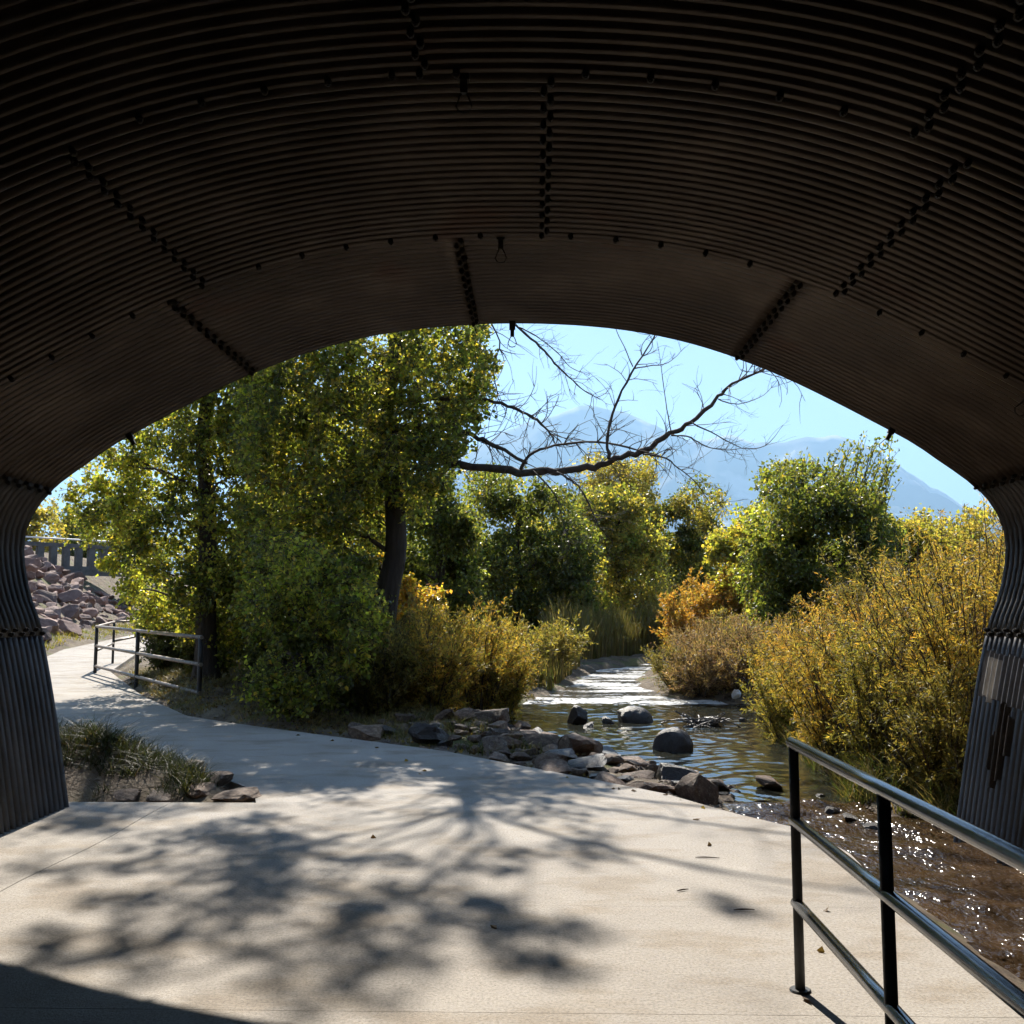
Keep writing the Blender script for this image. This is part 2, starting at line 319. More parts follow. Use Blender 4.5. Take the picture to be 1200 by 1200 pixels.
def grid_mesh(name, xs, ys, Z, mat, smooth=True):
    X, Y = np.meshgrid(xs, ys); nx, ny = len(xs), len(ys)
    i, j = np.meshgrid(np.arange(ny-1), np.arange(nx-1), indexing='ij'); k = i*nx+j
    mb = MB(); mb.add(np.stack([X, Y, Z], -1).reshape(-1, 3), np.stack([k, k+1, k+nx+1, k+nx], -1).reshape(-1, 4))
    return mb.obj(name, mat, None, smooth)
gx = graded(-14, 8, 0.16, 17000); gy = graded(6, 34, 0.2, 19000)
GX, GY = np.meshgrid(gx, gy)
ground = grid_mesh('ground', gx, gy, ground_h(GX, GY), M_soil); tag(ground, kind='structure')

def waves(X, Y, seed, lams, slope, spread=1.2, main=1.57):
    rg_ = R_(seed); Z = np.zeros(X.shape); wx = X+0.25*np.sin(Y*1.3)+0.1*np.sin(Y*4.1+X*2.0); wy = Y+0.22*np.sin(X*1.7)+0.1*np.sin(X*4.7-Y*1.6)
    for lam in lams:
        for _ in range(3):
            a = main+rg_.normal()*spread; k = 2*math.pi/(lam*rg_.uniform(0.8, 1.25)); ph = rg_.uniform(0, 6.28); g = 0.6+0.4*np.sin(wx*rg_.uniform(.8, 2.2)+wy*rg_.uniform(.8, 2.2)+rg_.uniform(0, 6))
            Z += slope/k/math.sqrt(3*len(lams))*1.41*np.sin(k*(wx*math.cos(a)+wy*math.sin(a))+ph)*g
    return Z
def water_sheet(name, x0, x1, y0, y1, z, sx_, sy_, mat, lams, slope, seed):
    xs = np.arange(x0, x1+1e-6, sx_); ys = np.arange(y0, y1+1e-6, sy_); X, Y = np.meshgrid(xs, ys)
    return tag(grid_mesh(name, xs, ys, z+waves(X, Y, seed, lams, slope), mat), kind='structure')
water_sheet('creek_run', 1.3, 4.2, -12, 9.4, -0.2, 0.03, 0.03, M_run, (0.14, 0.24, 0.42, 0.8), 0.30, 1)
water_sheet('creek_pool', -2.2, 5.9, 9.4, 19.3, -0.2, 0.045, 0.04, M_pool, (0.18, 0.3, 0.5), 0.14, 2)
_xs = np.arange(-1.4, 22, 0.15); _ys = np.concatenate([np.arange(18.6, 20.4, 0.08), np.arange(20.4, 45, 0.5)]); _X, _Y = np.meshgrid(_xs, _ys)
_f = np.clip((_Y-19.1-0.3*np.sin(_X*1.9)-0.12*np.sin(_X*5.3))/0.7, 0, 1); tag(grid_mesh('creek_riffle', _xs, _ys, -0.225+0.065*_f*_f*(3-2*_f), M_riffle), kind='structure')

def slab_mesh(name, Lp, Rp, z, gap=0.0013):
    """a slab whose two long edges are the polylines Lp and Rp (same length), 0.15 m thick with a small edge bevel"""
    Lp = np.asarray(Lp, float); Rp = np.asarray(Rp, float); n = len(Lp)
    top = np.concatenate([Lp, Rp[::-1]]); c = top.mean(0)
    def inset(a, d):
        e1 = norm(np.roll(a, -1, 0)-a); e0 = norm(a-np.roll(a, 1, 0)); t = norm(e0+e1)
        nrm = np.stack([-t[:, 1], t[:, 0]], 1)
        area = 0.5*np.sum(a[:, 0]*np.roll(a[:, 1], -1)-np.roll(a[:, 0], -1)*a[:, 1])
        return a+nrm*d*(1 if area > 0 else -1)
    o = inset(top, gap); i = inset(top, gap+0.0004)
    zz = np.concatenate([z(Lp), z(Rp[::-1])])
    m = len(top)
    V = np.concatenate([np.c_[i, zz], np.c_[o, zz-0.0004], np.c_[o, zz-0.15]])
    q = np.arange(m); q2 = (q+1) % m
    faces = [np.stack([q, q2, m+q2, m+q], 1), np.stack([m+q, m+q2, 2*m+q2, 2*m+q], 1)]
    k = np.arange(n-1); faces.append(np.stack([k, m-1-k, m-2-k, k+1], 1))
    mb = MB(); mb.add(V, np.concatenate(faces))
    me = mb.mesh(name); 
    bm = bmesh.new(); bm.from_mesh(me); bmesh.ops.recalc_face_normals(bm, faces=bm.faces); bm.to_mesh(me); bm.free()
    return me
path = empty('concrete_path', (0, 0, 0)); tag(path, kind='structure')
rs = R_(4)
js = [-9.8, -7.0, -4.2, -1.4, 1.2, 2.6, 4.0, 5.41, 8.2]
for a, b in zip(js[:-1], js[1:]):
    ys = np.linspace(a, b, 8); dz = rs.uniform(-0.0001, 0.0001)
    zf = lambda p, dz=dz: np.full(len(p), dz)
    link('slab', slab_mesh('slab', np.c_[np.full(8, -2.98)+0.02*np.sin(ys*3), ys], np.c_[np.interp(ys, EDGE_Y, EDGE_X), ys], zf, 0.0013), M_conc, path)
    link('slab', slab_mesh('slab', np.c_[np.full(8, -3.9), ys], np.c_[np.full(8, -2.98)+0.02*np.sin(ys*3), ys], zf, 0.005), M_conc, path)
t0 = np.arange(len(PR)); cuts = [0, 2.0, 4.0, 5.4, 6.5, 7.3, 8.0, 8.45, 8.9, 9.3, 9.65, 10, 10.25, 10.5, 10.75, 11]
for a, b in zip(cuts[:-1], cuts[1:]):
    t = np.linspace(a, b, 7)
    Lp = np.c_[np.interp(t, t0, PL[:, 0]), np.interp(t, t0, PL[:, 1])]; Rp = np.c_[np.interp(t, t0, PR[:, 0]), np.interp(t, t0, PR[:, 1])]
    dz = rs.uniform(-0.0001, 0.0001)
    link('slab', slab_mesh('slab', Lp, Rp, lambda p, dz=dz: path_z(p[:, 1])+dz), M_conc, path)

# ------------------------------------------------------------------ mountains
def mountains():
    D = 12000.0
    rid = [(300, 640), (420, 600), (520, 545), (560, 520), (600, 503), (640, 488), (672, 478), (695, 474), (715, 478), (740, 486), (775, 500), (800, 510), (830, 514), (860, 516), (890, 522), (915, 517), (945, 508), (975, 507), (1000, 512), (1030, 524), (1060, 545), (1090, 568), (1125, 592), (1200, 610), (1350, 630), (1600, 640)]
    rx = [P(a, b, D)[0] for a, b in rid]; rz = [P(a, b, D)[2] for a, b in rid]
    xs = np.linspace(-9000, 13000, 240); ys = np.linspace(8200, 15500, 84)
    Z = np.zeros((len(ys), len(xs)))
    for i, y in enumerate(ys):
        f = 1-abs(y-D)/(D-8200) if y < D else 1-(y-D)/3500
        f = max(f, 0)
        for j, x in enumerate(xs):
            xw = x*D/y if y < D else x
            h = np.interp(xw, rx, rz)+55*mnoise.fractal(Vector((xw*0.0016, 1.7, 0.4)), 0.8, 2.0, 5)
            nse = mnoise.ridged_multi_fractal(Vector((x*0.0007, y*0.0007, 3.1)), 0.9, 2.1, 6, 1.0, 2.0)
            Z[i, j] = h*(f**1.15)*(0.80+0.2*min(f*1.0, 1)) + (nse-1.1)*430*min(1, (1-f)*4+0.16)*min(1, f*4) - (30 if f == 0 else 0)
    tag(grid_mesh('mountains', xs, ys, Z, M_mtn), kind='structure')
mountains()

# ------------------------------------------------------------------ corrugated tunnel
RW = 1.91; NC = 24; PITCH = RW/NC; AMP = 0.027; Y_END = 8.02; XC = -0.22
half = np.array([(0, 3.98), (1.12, 3.89), (2.1, 3.59), (3.15, 3.05), (3.5, 2.82), (3.82, 2.57), (3.99, 2.32), (4.03, 2.06), (3.965, 1.72), (3.84, 1.39), (3.7, 0.8), (3.55, 0.0), (3.45, -0.55)])
def catmull(pts, n=24):
    p = np.concatenate([[2*pts[0]-pts[1]], pts, [2*pts[-1]-pts[-2]]]); out = []
    for i in range(1, len(p)-2):
        t = np.linspace(0, 1, n, endpoint=False)[:, None]
        out.append(0.5*((2*p[i])+(-p[i-1]+p[i+1])*t+(2*p[i-1]-5*p[i]+4*p[i+1]-p[i+2])*t*t+(-p[i-1]+3*p[i]-3*p[i+1]+p[i+2])*t**3))
    return np.concatenate(out+[pts[-1:]])
full = np.concatenate([(half*[-1, 1])[:0:-1], half]); prof = catmull(full)
sarc = np.concatenate([[0], np.cumsum(np.linalg.norm(np.diff(prof, axis=0), axis=1))]); sarc -= np.interp(0, prof[:, 0], sarc)
def prof_at(s):
    s = np.asarray(s, float); q = np.stack([np.interp(s, sarc, prof[:, 0]), np.interp(s, sarc, prof[:, 1])], -1)
    e = 0.03; q1 = np.stack([np.interp(s+e, sarc, prof[:, 0]), np.interp(s+e, sarc, prof[:, 1])], -1); q0 = np.stack([np.interp(s-e, sarc, prof[:, 0]), np.interp(s-e, sarc, prof[:, 1])], -1)
    t = norm(q1-q0); nin = np.stack([t[..., 1], -t[..., 0]], -1)     # points inward
    return q, -nin if False else nin
def s_of(px_local, z, side):
    k = np.argmin((np.abs(prof[:, 0])-px_local)**2*1+(prof[:, 1]-z)**2+100*(np.sign(prof[:, 0]) != side)); return sarc[k]
def wall_pt(s, y, off=0.0):
    q, nin = prof_at(s); r = AMP*(2*(0.5+0.5*np.cos(2*math.pi*(Y_END-y)/PITCH+math.pi))**1.6-1)
    p = q+nin*(np.asarray(r)+off)[..., None] if np.ndim(r) else q+nin*(r+off)
    return np.stack([p[..., 0]+XC, np.broadcast_to(y, p[..., 0].shape), p[..., 1]], -1)
# check the inward side
_q, _n = prof_at(np.array([0.0]))
FLIP = -1 if _n[0, 1] > 0 else 1
_pa = prof_at
def prof_at(s):
    q, n_ = _pa(s); return q, n_*FLIP
sH = (s_of(3.82, 2.57, -1), s_of(3.82, 2.57, 1)); sV = (s_of(3.84, 1.39, -1), s_of(3.84, 1.39, 1)); SB = (sarc[0], sarc[-1])
tunnel = empty('corrugated_tunnel', (XC, 0, 0), 'dark corrugated steel plate arch tunnel over the path and creek', 'tunnel')
def plate_mesh(s0, s1, y0, off, per=8):
    ns = max(6, int(abs(s1-s0)/0.14)); ss = np.linspace(s0, s1, ns+1); yy = y0-np.linspace(0, RW+PITCH*0.25, NC*per+2)
    S, YY = np.meshgrid(ss, yy); V = wall_pt(S, YY, np.full(S.shape, off)); nx = len(ss); ny = len(yy)
    i, j = np.meshgrid(np.arange(ny-1), np.arange(nx-1), indexing='ij'); k = i*nx+j
    mb = MB(); mb.add(V.reshape(-1, 3), np.stack([k, k+1, k+nx+1, k+nx], -1).reshape(-1, 4)); return mb.mesh('steel_plate', True)
seamsA = [-2.2, -0.28, 1.95]; seamsB = [-1.95, 0.28, 2.2]
for ring in range(13):
    y0 = Y_END-ring*RW; sm = seamsA if ring % 2 == 0 else seamsB
    brk = [SB[0], sV[0], sH[0]]+sm+[sH[1], sV[1], SB[1]]
    for k in range(len(brk)-1):
        low = k in (0, len(brk)-2)
        a = brk[k]-(0.03 if k else 0); b = brk[k+1]+(0.03 if k < len(brk)-2 else 0)
        off = (0.0, 0.004)[k % 2]+(-0.006 if low else 0)+(0.002 if ring % 2 else 0)
        o = link('steel_plate', plate_mesh(a, b, y0 + (0.0 if not low or ring else 0.0), off, 6 if ring < 4 else 3), M_galv if low else (M_corner if k in (1, len(brk)-3) else M_steel), tunnel)
        if ring == 0:
            sd = o.modifiers.new('thickness', 'SOLIDIFY'); sd.thickness = 0.007; sd.offset = 0
# bolts
def bolt_mesh():
    mb = MB(); a = np.arange(6)/6*2*math.pi
    def prism(r, z0, z1, n, taper=1.0):
        a = np.arange(n)/n*2*math.pi
        v = np.concatenate([np.c_[r*np.cos(a), r*np.sin(a), np.full(n, z0)], np.c_[r*taper*np.cos(a), r*taper*np.sin(a), np.full(n, z1)]])
        q = np.arange(n); mb.add(v, np.stack([q, (q+1) % n, n+(q+1) % n, n+q], 1)); mb.f.append((np.arange(n)+n+mb.n-2*n)[None, :])
    prism(0.018, -0.03, 0.004, 8); prism(0.0145, 0.004, 0.013, 6, 0.92); prism(0.007, 0.013, 0.018, 6)
    return mb.mesh('bolt')
BOLT = bolt_mesh(); BOLT.materials.append(M_bolt)
def put_bolt(s, y):
    q, nin = prof_at(np.array([s])); p = wall_pt(np.array([s]), np.array([y]), np.array([0.006]))[0]
    o = link('bolt', BOLT, None, tunnel)
    nv = Vector((nin[0, 0], 0, nin[0, 1])); o.rotation_euler = nv.to_track_quat('Z', 'Y').to_euler(); o.location = Vector(p)
for ring in range(3):
    y0 = Y_END-ring*RW; sm = seamsA if ring % 2 == 0 else seamsB
    for s in sm:
        for k in range(24):
            if ring == 2 and (s < -1 or k > 14): continue
            put_bolt(s+(0.016 if k % 2 else -0.016), y0-(k+0.5)*PITCH)
    if ring == 0:
        for s in (sH[0], sH[1], sV[0], sV[1]):
            for k in range(14): put_bolt(s+(0.016 if k % 2 else -0.016), y0-(k+0.5)*PITCH)
    if ring in (1, 2):
        for s in np.arange(-3.9, 4.0, 0.29):
            if min(abs(s-x) for x in seamsA+seamsB) > 0.12: put_bolt(s, y0-0.5*PITCH)
# clips with wire loops
def clip(s, y):
    q, nin = prof_at(np.array([s])); p = wall_pt(np.array([s]), np.array([y]), np.array([0.0]))[0]; n3 = np.array((nin[0, 0], 0, nin[0, 1])); tg = np.array((-n3[2], 0, n3[0]))
    mb = MB()
    for (a, b, w_, d) in ((0.0, 0.07, 0.05, 0.02), (0.05, 0.13, 0.032, 0.014)):
        c = []
        for h in (a, b):
            for sx_, sy_ in ((-1, -1), (1, -1), (1, 1), (-1, 1)): c.append(p+n3*h+tg*w_/2*sx_+np.array((0, d*sy_, 0)))
        mb.add(c, [(0, 3, 2, 1), (4, 5, 6, 7), (0, 1, 5, 4), (1, 2, 6, 5), (2, 3, 7, 6), (3, 0, 4, 7)])
    o = mb.obj('hanger_clip', M_bolt, tunnel)
    mb = MB(); top = p+n3*0.11
    lp = [top, top+n3*0.04+tg*0.022, top+n3*0.08+tg*0.036, top+n3*0.105+tg*0.022, top+n3*0.11, top+n3*0.105-tg*0.022, top+n3*0.08-tg*0.036, top+n3*0.04-tg*0.022, top]
    tube(mb, lp, 0.004, 5)
    lo = mb.obj('wire_loop', M_bolt, None); lo.parent = o; lo.matrix_parent_inverse = o.matrix_parent_inverse
    lo.matrix_parent_inverse = Matrix.Translation(-Vector(tunnel.location)) if False else Matrix.Identity(4)
    return o
for s, y in ((0.03, Y_END-0.05), (-0.0, Y_END-RW), (-0.1, Y_END-2*RW), (3.32, Y_END-0.06), (-3.35, Y_END-0.06), (3.55, Y_END-RW), (-3.62, Y_END-RW)):
    clip(s, y)
# paint marks on the right wall near the mouth
def wall_patch(name, poly_px, mat, off, label):
    """outline given on the right wall as (y, z) points"""
    poly = np.array(poly_px, float); ys = np.linspace(poly[:, 0].min(), poly[:, 0].max(), int((poly[:, 0].max()-poly[:, 0].min())/PITCH*14)+2); zs = np.linspace(poly[:, 1].min(), poly[:, 1].max(), 44)
    YY, ZZ = np.meshgrid(ys, zs); rr = prof[len(prof)//2:]; srr = sarc[len(prof)//2:]; m_ = rr[:, 1] < 2.0
    S = np.interp(-ZZ, -rr[m_, 1], srr[m_]); V = wall_pt(S, YY, np.full(S.shape, 0.007+off))
    cyv = (ys[:-1]+ys[1:])/2; czv = (zs[:-1]+zs[1:])/2; A, B = np.meshgrid(cyv, czv)
    nzv = np.array([[fbm((a*9, b*9, 2.0), 3)*0.02 for a in cyv] for b in czv])
    ok = poly_dist(A+nzv, B+nzv, poly) < 0
    i, j = np.where(ok); k = i*len(ys)+j
    mb = MB(); mb.add(V.reshape(-1, 3), np.stack([k, k+1, k+len(ys)+1, k+len(ys)], -1)); o = mb.obj(name, mat, tunnel, True); o['label'] = label
wall_patch('paint_patch', [(7.9, 1.25), (7.15, 1.2), (7.12, 0.85), (7.9, 0.9)], M_patch_grey, 0.002, 'dark grey painted-over band on the creek-side wall')
wall_patch('paint_patch', [(7.88, 1.2), (7.62, 1.18), (7.6, 0.9), (7.74, 0.86), (7.88, 0.95)], M_patch_pale, 0.004, 'pale paint smear on the creek-side wall')
wall_patch('paint_patch', [(7.52, 0.88), (7.44, 0.9), (7.40, 0.84), (7.32, 0.78), (7.30, 0.55), (7.40, 0.42), (7.44, 0.27), (7.52, 0.26), (7.54, 0.36), (7.62, 0.42), (7.60, 0.6), (7.53, 0.78)], M_patch_dark, 0.008, 'dark rusty figure-shaped mark on the creek-side wall')
# earth fill over the tunnel
def fill():
    ys = [Y_END-0.35, Y_END-13*RW+0.1]; ss = np.linspace(SB[0], SB[1], 90); q, nin = prof_at(ss); inner = q-nin*0.10
    ang = np.linspace(0, 1, 90); ox = np.interp(ang, [0, 0.22, 0.35, 0.65, 0.78, 1], [-13, -13, -9, 9, 13, 13]); oz = np.interp(ang, [0, 0.22, 0.35, 0.65, 0.78, 1], [-0.6, 0.2, 5.0, 5.0, 0.2, -0.6])
    V = []
    for y in ys:
        V += [np.c_[inner[:, 0]+XC, np.full(90, y), inner[:, 1]], np.c_[ox, np.full(90, y), oz]]
    V = np.concatenate(V); k = np.arange(89); f = [np.stack([k, k+1, 90+k+1, 90+k], 1), np.stack([180+k, 270+k, 270+k+1, 180+k+1], 1), np.stack([90+k, 90+k+1, 270+k+1, 270+k], 1), np.stack([k, 180+k, 180+k+1, k+1], 1)]
    mb = MB(); mb.add(V, np.concatenate(f)); tag(mb.obj('road_embankment', M_soil), kind='structure')
fill()

# ------------------------------------------------------------------ railings
def pipe(name, a, b, r, mat, parent, sides=12, ext=0.0):
    a = np.array(a, float); b = np.array(b, float); d = norm(b-a); mb = MB(); a = a-d*ext; b = b+d*ext
    n = 5; tube(mb, a+(b-a)*np.linspace(0, 1, n)[:, None], r, sides); o = mb.obj(name, mat, parent, True)
    me = o.data
    for p in me.polygons:
        if len(p.vertices) > 4: p.use_smooth = False
    return o
rail = empty('pipe_railing', (1.085, 3.1, 0), 'dark three-rail pipe railing in the right foreground beside the creek', 'railing')
RX = 1.085; posts = [4.25, 3.17, 2.09, 1.0, -0.1]
for y in posts:
    pipe('post', (RX, y, -0.004), (RX, y, 0.985), 0.021, M_postpaint, rail)
    mb = MB(); a = np.arange(12)/12*2*math.pi
    mb.add(np.concatenate([np.c_[RX+0.045*np.cos(a), y+0.045*np.sin(a), np.full(12, 0.003)], np.c_[RX+0.04*np.cos(a), y+0.04*np.sin(a), np.full(12, 0.009)]]), np.stack([np.arange(12), (np.arange(12)+1) % 12, 12+(np.arange(12)+1) % 12, 12+np.arange(12)], 1))
    mb.f.append((np.arange(12)+12)[None, :]); mb.obj('base_flange', M_postpaint, rail)
for z, e in ((1.0, 0.03), (0.68, 0.025), (0.345, 0.025)):
    pipe('rail', (RX, posts[0]+e, z), (RX, posts[-1]-e, z), 0.024, M_railsteel, rail, 16)
far = empty('pipe_railing', tuple(G(233, 822, 0.05)), 'weathered three-rail railing at the path bend under the trees', 'railing')
A = G(233, 822, 0.05); B = np.array((-10.55, 23.5, 0.14)); Mid = A+(B-A)*0.52
for p_ in (A, Mid, B):
    pipe('post', (p_[0], p_[1], p_[2]-0.35), (p_[0], p_[1], p_[2]+1.08), 0.04, M_postpaint, far, 10)
for h in (1.08, 0.62, 0.14):
    pipe('rail', A+[0, 0, h], B+[0, 0, h], 0.035, M_rail_far, far, 10, 0.06)
C2 = B+np.array((-1.05, 3.4, 0.08)); D2 = C2+np.array((0.35, 2.6, 0.05))
for p_ in (C2, ):
    pipe('post', (p_[0], p_[1], p_[2]-0.3), (p_[0], p_[1], p_[2]+1.08), 0.035, M_postpaint, far, 8)
for h in (1.08, 0.5): pipe('rail', B+[0, 0, h], C2+[0, 0, h], 0.03, M_rail_far, far, 8)
pipe('rail', C2+[0, 0, 1.08], D2+[0, 0, 1.08], 0.03, M_rail_far, far, 8); pipe('rail', C2+[0, 0, 0.55], D2+[0.1, 0, 0.75], 0.03, M_rail_far, far, 8)
pipe('brace', D2+[-0.1, 0, 1.12], D2+[0.1, 0, 0.1], 0.035, M_postpaint, far, 8)

# ------------------------------------------------------------------ rocks
def rock_mesh(seed, cuts=9, sub=3, rough=0.09):
    rg = R_(seed); bm = bmesh.new(); bmesh.ops.create_icosphere(bm, subdivisions=sub, radius=1.0)
    pl = [(norm(rg.normal(size=3)), rg.uniform(0.34, 0.8)) for _ in range(cuts)]; off = rg.uniform(0, 50, 3)
    for v in bm.verts:
        p = np.array(v.co)
        for n_, d_ in pl:
            k = p @ n_
            if k > d_: p = p-n_*(k-d_)*0.93
        p = p*(1+rough*fbm(tuple(p*1.3+off), 4)+0.05*fbm(tuple(p*5+off), 3)); v.co = p*1.08
    me = bpy.data.meshes.new('rock'); bm.to_mesh(me); bm.free()
    me.polygons.foreach_set('use_smooth', np.array([rg.rand() < 0.0 for _ in me.polygons])); return me
ROCKS = [rock_mesh(s, 13+s % 5) for s in range(12)]
ROUND = [rock_mesh(40+s, 3, 4, 0.07) for s in range(3)]
for m_ in ROUND: m_.polygons.foreach_set('use_smooth', np.ones(len(m_.polygons), bool))
def rock(loc, size, rot, mat, label, group=None, mesh=None, name='rock', cat='rock'):
    k = mesh if mesh is not None else ROCKS[int(abs(loc[0]*97+loc[1]*31)) % len(ROCKS)]
    key = (k.name, mat.name)
    if key not in RCACHE: c = k.copy(); c.materials.clear(); c.materials.append(mat); RCACHE[key] = c
    o = link(name, RCACHE[key]); o.location = loc; o.scale = size; o.rotation_euler = rot; return tag(o, label, cat, group)
RCACHE = {}
rg = R_(11)
named = []
def nrock(px, py, wpx, hpx, z, mat, label, rnd=None, depth=1.0, sink=0.3, rz=None, hs=1.0):
    p = G(px, py, z); k = p[1]/FPX; a = wpx*k/2; h = hpx*k
    rock((p[0], p[1]+a*0.5, z+h*(0.5-sink*0.5)), (a*1.1, a*depth*1.05, h*0.62*hs), (rg.uniform(-.15, .15), rg.uniform(-.15, .15), rg.uniform(0, 6) if rz is None else rz), mat, label, None, rnd); named.append((p[0], p[1], a))
nrock(823, 950, 66, 50, -0.2, M_rock, 'large dark angular rock at the right end of the rock bank', ROCKS[3])
nrock(790, 880, 40, 26, -0.2, M_wet, 'dark rounded boulder standing alone in the pool', ROUND[0], sink=1.0, hs=1.45)
nrock(742, 846, 42, 18, -0.2, M_wet, 'low wide boulder in the far pool', ROUND[1], sink=1.0, hs=1.5)
nrock(713, 848, 16, 9, -0.2, M_wet, 'small stone at the left foot of the low wide boulder', ROUND[2], sink=1.0, hs=1.5)
nrock(677, 848, 26, 24, -0.2, M_wet, 'pointed grey boulder in the pool left of the low wide one', ROCKS[6])
nrock(690, 852, 18, 5, -0.2, M_wet, 'flat stone just breaking the water below the pointed boulder', ROCKS[2])
nrock(870, 846, 12, 5, -0.2, M_wet, 'tiny rock in the pool beside the drift pile', ROCKS[5])
nrock(905, 925, 44, 12, -0.2, M_rock, 'flat reddish rock in the creek left of the railing', ROCKS[8])
nrock(432, 868, 52, 24, -0.05, M_rock, 'big grey-brown boulder at the left end of the rock bank', ROCKS[1])
nrock(487, 862, 38, 14, -0.05, M_rock, 'pale flat-topped boulder beside the grey-brown one on the bank', ROCKS[4])
nrock(578, 852, 52, 24, -0.05, M_rock, 'light grey boulder under the yellow willow', ROCKS[7])
nrock(650, 912, 52, 20, -0.08, M_rock, 'tilted pale slab of rock in the middle of the rock bank', ROCKS[9])
nrock(715, 925, 60, 18, -0.1, M_rock, 'broad dark rock near the concrete edge', ROCKS[10])
nrock(768, 935, 64, 22, -0.12, M_rock, 'low broad rock left of the large dark angular rock', ROCKS[0])
bank_poly = np.array([G(*q, z) for q, z in (((405, 862), 0), ((470, 878), 0), ((560, 893), 0), ((650, 912), -.05), ((740, 932), -.1), ((800, 948), -.15), ((850, 935), -.2), ((845, 914), -.2), ((770, 899), -.2), ((700, 884), -.2), ((645, 866), -.2), ((595, 846), -.15), ((520, 848), 0), ((440, 850), 0))])[:, :2]
cnt = 0; tries = 0; placed = [n_ for n_ in named]
while cnt < 140 and tries < 14000:
    tries += 1; x = rg.uniform(-3.5, 2.1); y = rg.uniform(8.2, 17.5)
    if poly_dist(np.array([x]), np.array([y]), bank_poly)[0] > 0.02: continue
    r = float(np.clip(rg.lognormal(-2.0, 0.48), 0.06, 0.28)) * (1.25 if y > 11 else 1.0)
    if any(math.hypot(x-a, y-b) < (r+c)*0.6 for a, b, c in placed): continue
    pd = poly_dist(np.array([x]), np.array([y]), PATHPOLY)[0]
    if pd < r*0.85: continue
    placed.append((x, y, r)); cnt += 1
    z = max(gh(x, y), -0.28); h = r*rg.uniform(0.35, 0.65)
    rock((x, y, z+h*0.22), (r*rg.uniform(0.95, 1.3), r*rg.uniform(0.85, 1.1), h), (rg.uniform(-.3, .3), rg.uniform(-.3, .3), rg.uniform(0, 6.28)), *((M_wet, 'dark wet-looking small rock among the jumbled rocks of the left creek bank') if rg.rand() < 0.18 else (M_rock, 'small brown rock close to the concrete edge in the creek bank rocks' if pd < 0.55 else ('small brown rock on the upper bank below the yellow willow' if y > 13.2 else 'small brown rock on the water side of the creek bank rocks'))), 'jumbled rocks lining the creek bank')
for px, py, wpx in ((1000, 962, 30), (975, 950, 20), (1022, 968, 22), (960, 932, 14), (935, 915, 12)):
    p = G(px, py, -0.2); a = wpx*p[1]/FPX/2
    rock((p[0], p[1], -0.2), (a*1.2, a, a*0.55), (0.1, 0.1, px), M_wet, 'wet stone at the water edge under the golden willow', 'wet stones under the golden willow')
# stones pebbling the shallow at the rock bank
def gravel(name, label, pts, r, mat, seed):
    rg_ = R_(seed); mb = MB(); ic = [(0, 0, 1), (.9, 0, .2), (.28, .85, .15), (-.72, .53, .2), (-.72, -.53, .1), (.28, -.85, .2), (.2, .1, -.6)]
    ic = np.array(ic); tri = np.array([(0, 1, 2), (0, 2, 3), (0, 3, 4), (0, 4, 5), (0, 5, 1), (6, 2, 1), (6, 3, 2), (6, 4, 3), (6, 5, 4), (6, 1, 5)])
    for x, y, z in pts:
        q = r*rg_.uniform(0.4, 1.5)*ic*rg_.uniform(0.6, 1.2, 3)*[1, 1, 0.7]; a = rg_.uniform(0, 6.28); c_, s_ = math.cos(a), math.sin(a)
        q = np.c_[q[:, 0]*c_-q[:, 1]*s_, q[:, 0]*s_+q[:, 1]*c_, q[:, 2]]+rg_.normal(size=(7, 3))*r*0.12; mb.add(q+[x, y, z], tri)
    return tag(mb.obj(name, mat), label, 'gravel', None, 'stuff')
gp = []
qx = rg.uniform(-3, 4.6, 12000); qy = rg.uniform(8.2, 19, 12000); q = poly_dist(qx, qy, CREEK); ok = (q > -0.35) & (q < 0.7) & (poly_dist(qx, qy, PATHPOLY) > 0.04)
qx, qy = qx[ok][:2800], qy[ok][:2800]; gp = np.c_[qx, qy, ground_h(qx, qy)]
gravel('gravel', 'loose pebbles along both creek edges', gp, 0.035, M_rock, 3)
# riprap
cnt = 0; tries = 0; pl_ = []; rg = R_(23)
while cnt < 135 and tries < 16000:
    tries += 1; y = rg.uniform(29, 58); lx = np.interp(y, LINE[:, 1], LINE[:, 0]); s = rg.uniform(-0.5, 6.5); x = lx-s
    u = 628+x/y*FPX
    if u < 20 or u > 150 or y > 50.4+(x+26.4)*1.2: continue
    r = float(np.clip(rg.lognormal(-0.82, 0.32), 0.26, 0.85))
    if any(math.hypot(x-a, y-b) < (r+c)*0.62 for a, b, c in pl_): continue
    pl_.append((x, y, r)); cnt += 1; z = gh(x, y)
    rock((x, y, z+r*0.22), (r*rg.uniform(0.95, 1.35), r*rg.uniform(0.8, 1.1), r*rg.uniform(0.55, 0.95)), (rg.uniform(-.6, .3), rg.uniform(-.2, .6), rg.uniform(0, 6.28)), M_rip, ('big ' if r > 0.58 else 'smaller ')+'pinkish riprap boulder '+('low on the slope just above the path' if s < 1.8 else ('high on the slope below the concrete parapet' if s > 4.2 else 'midway up the rocky slope left of the path')), 'riprap boulders on the slope')
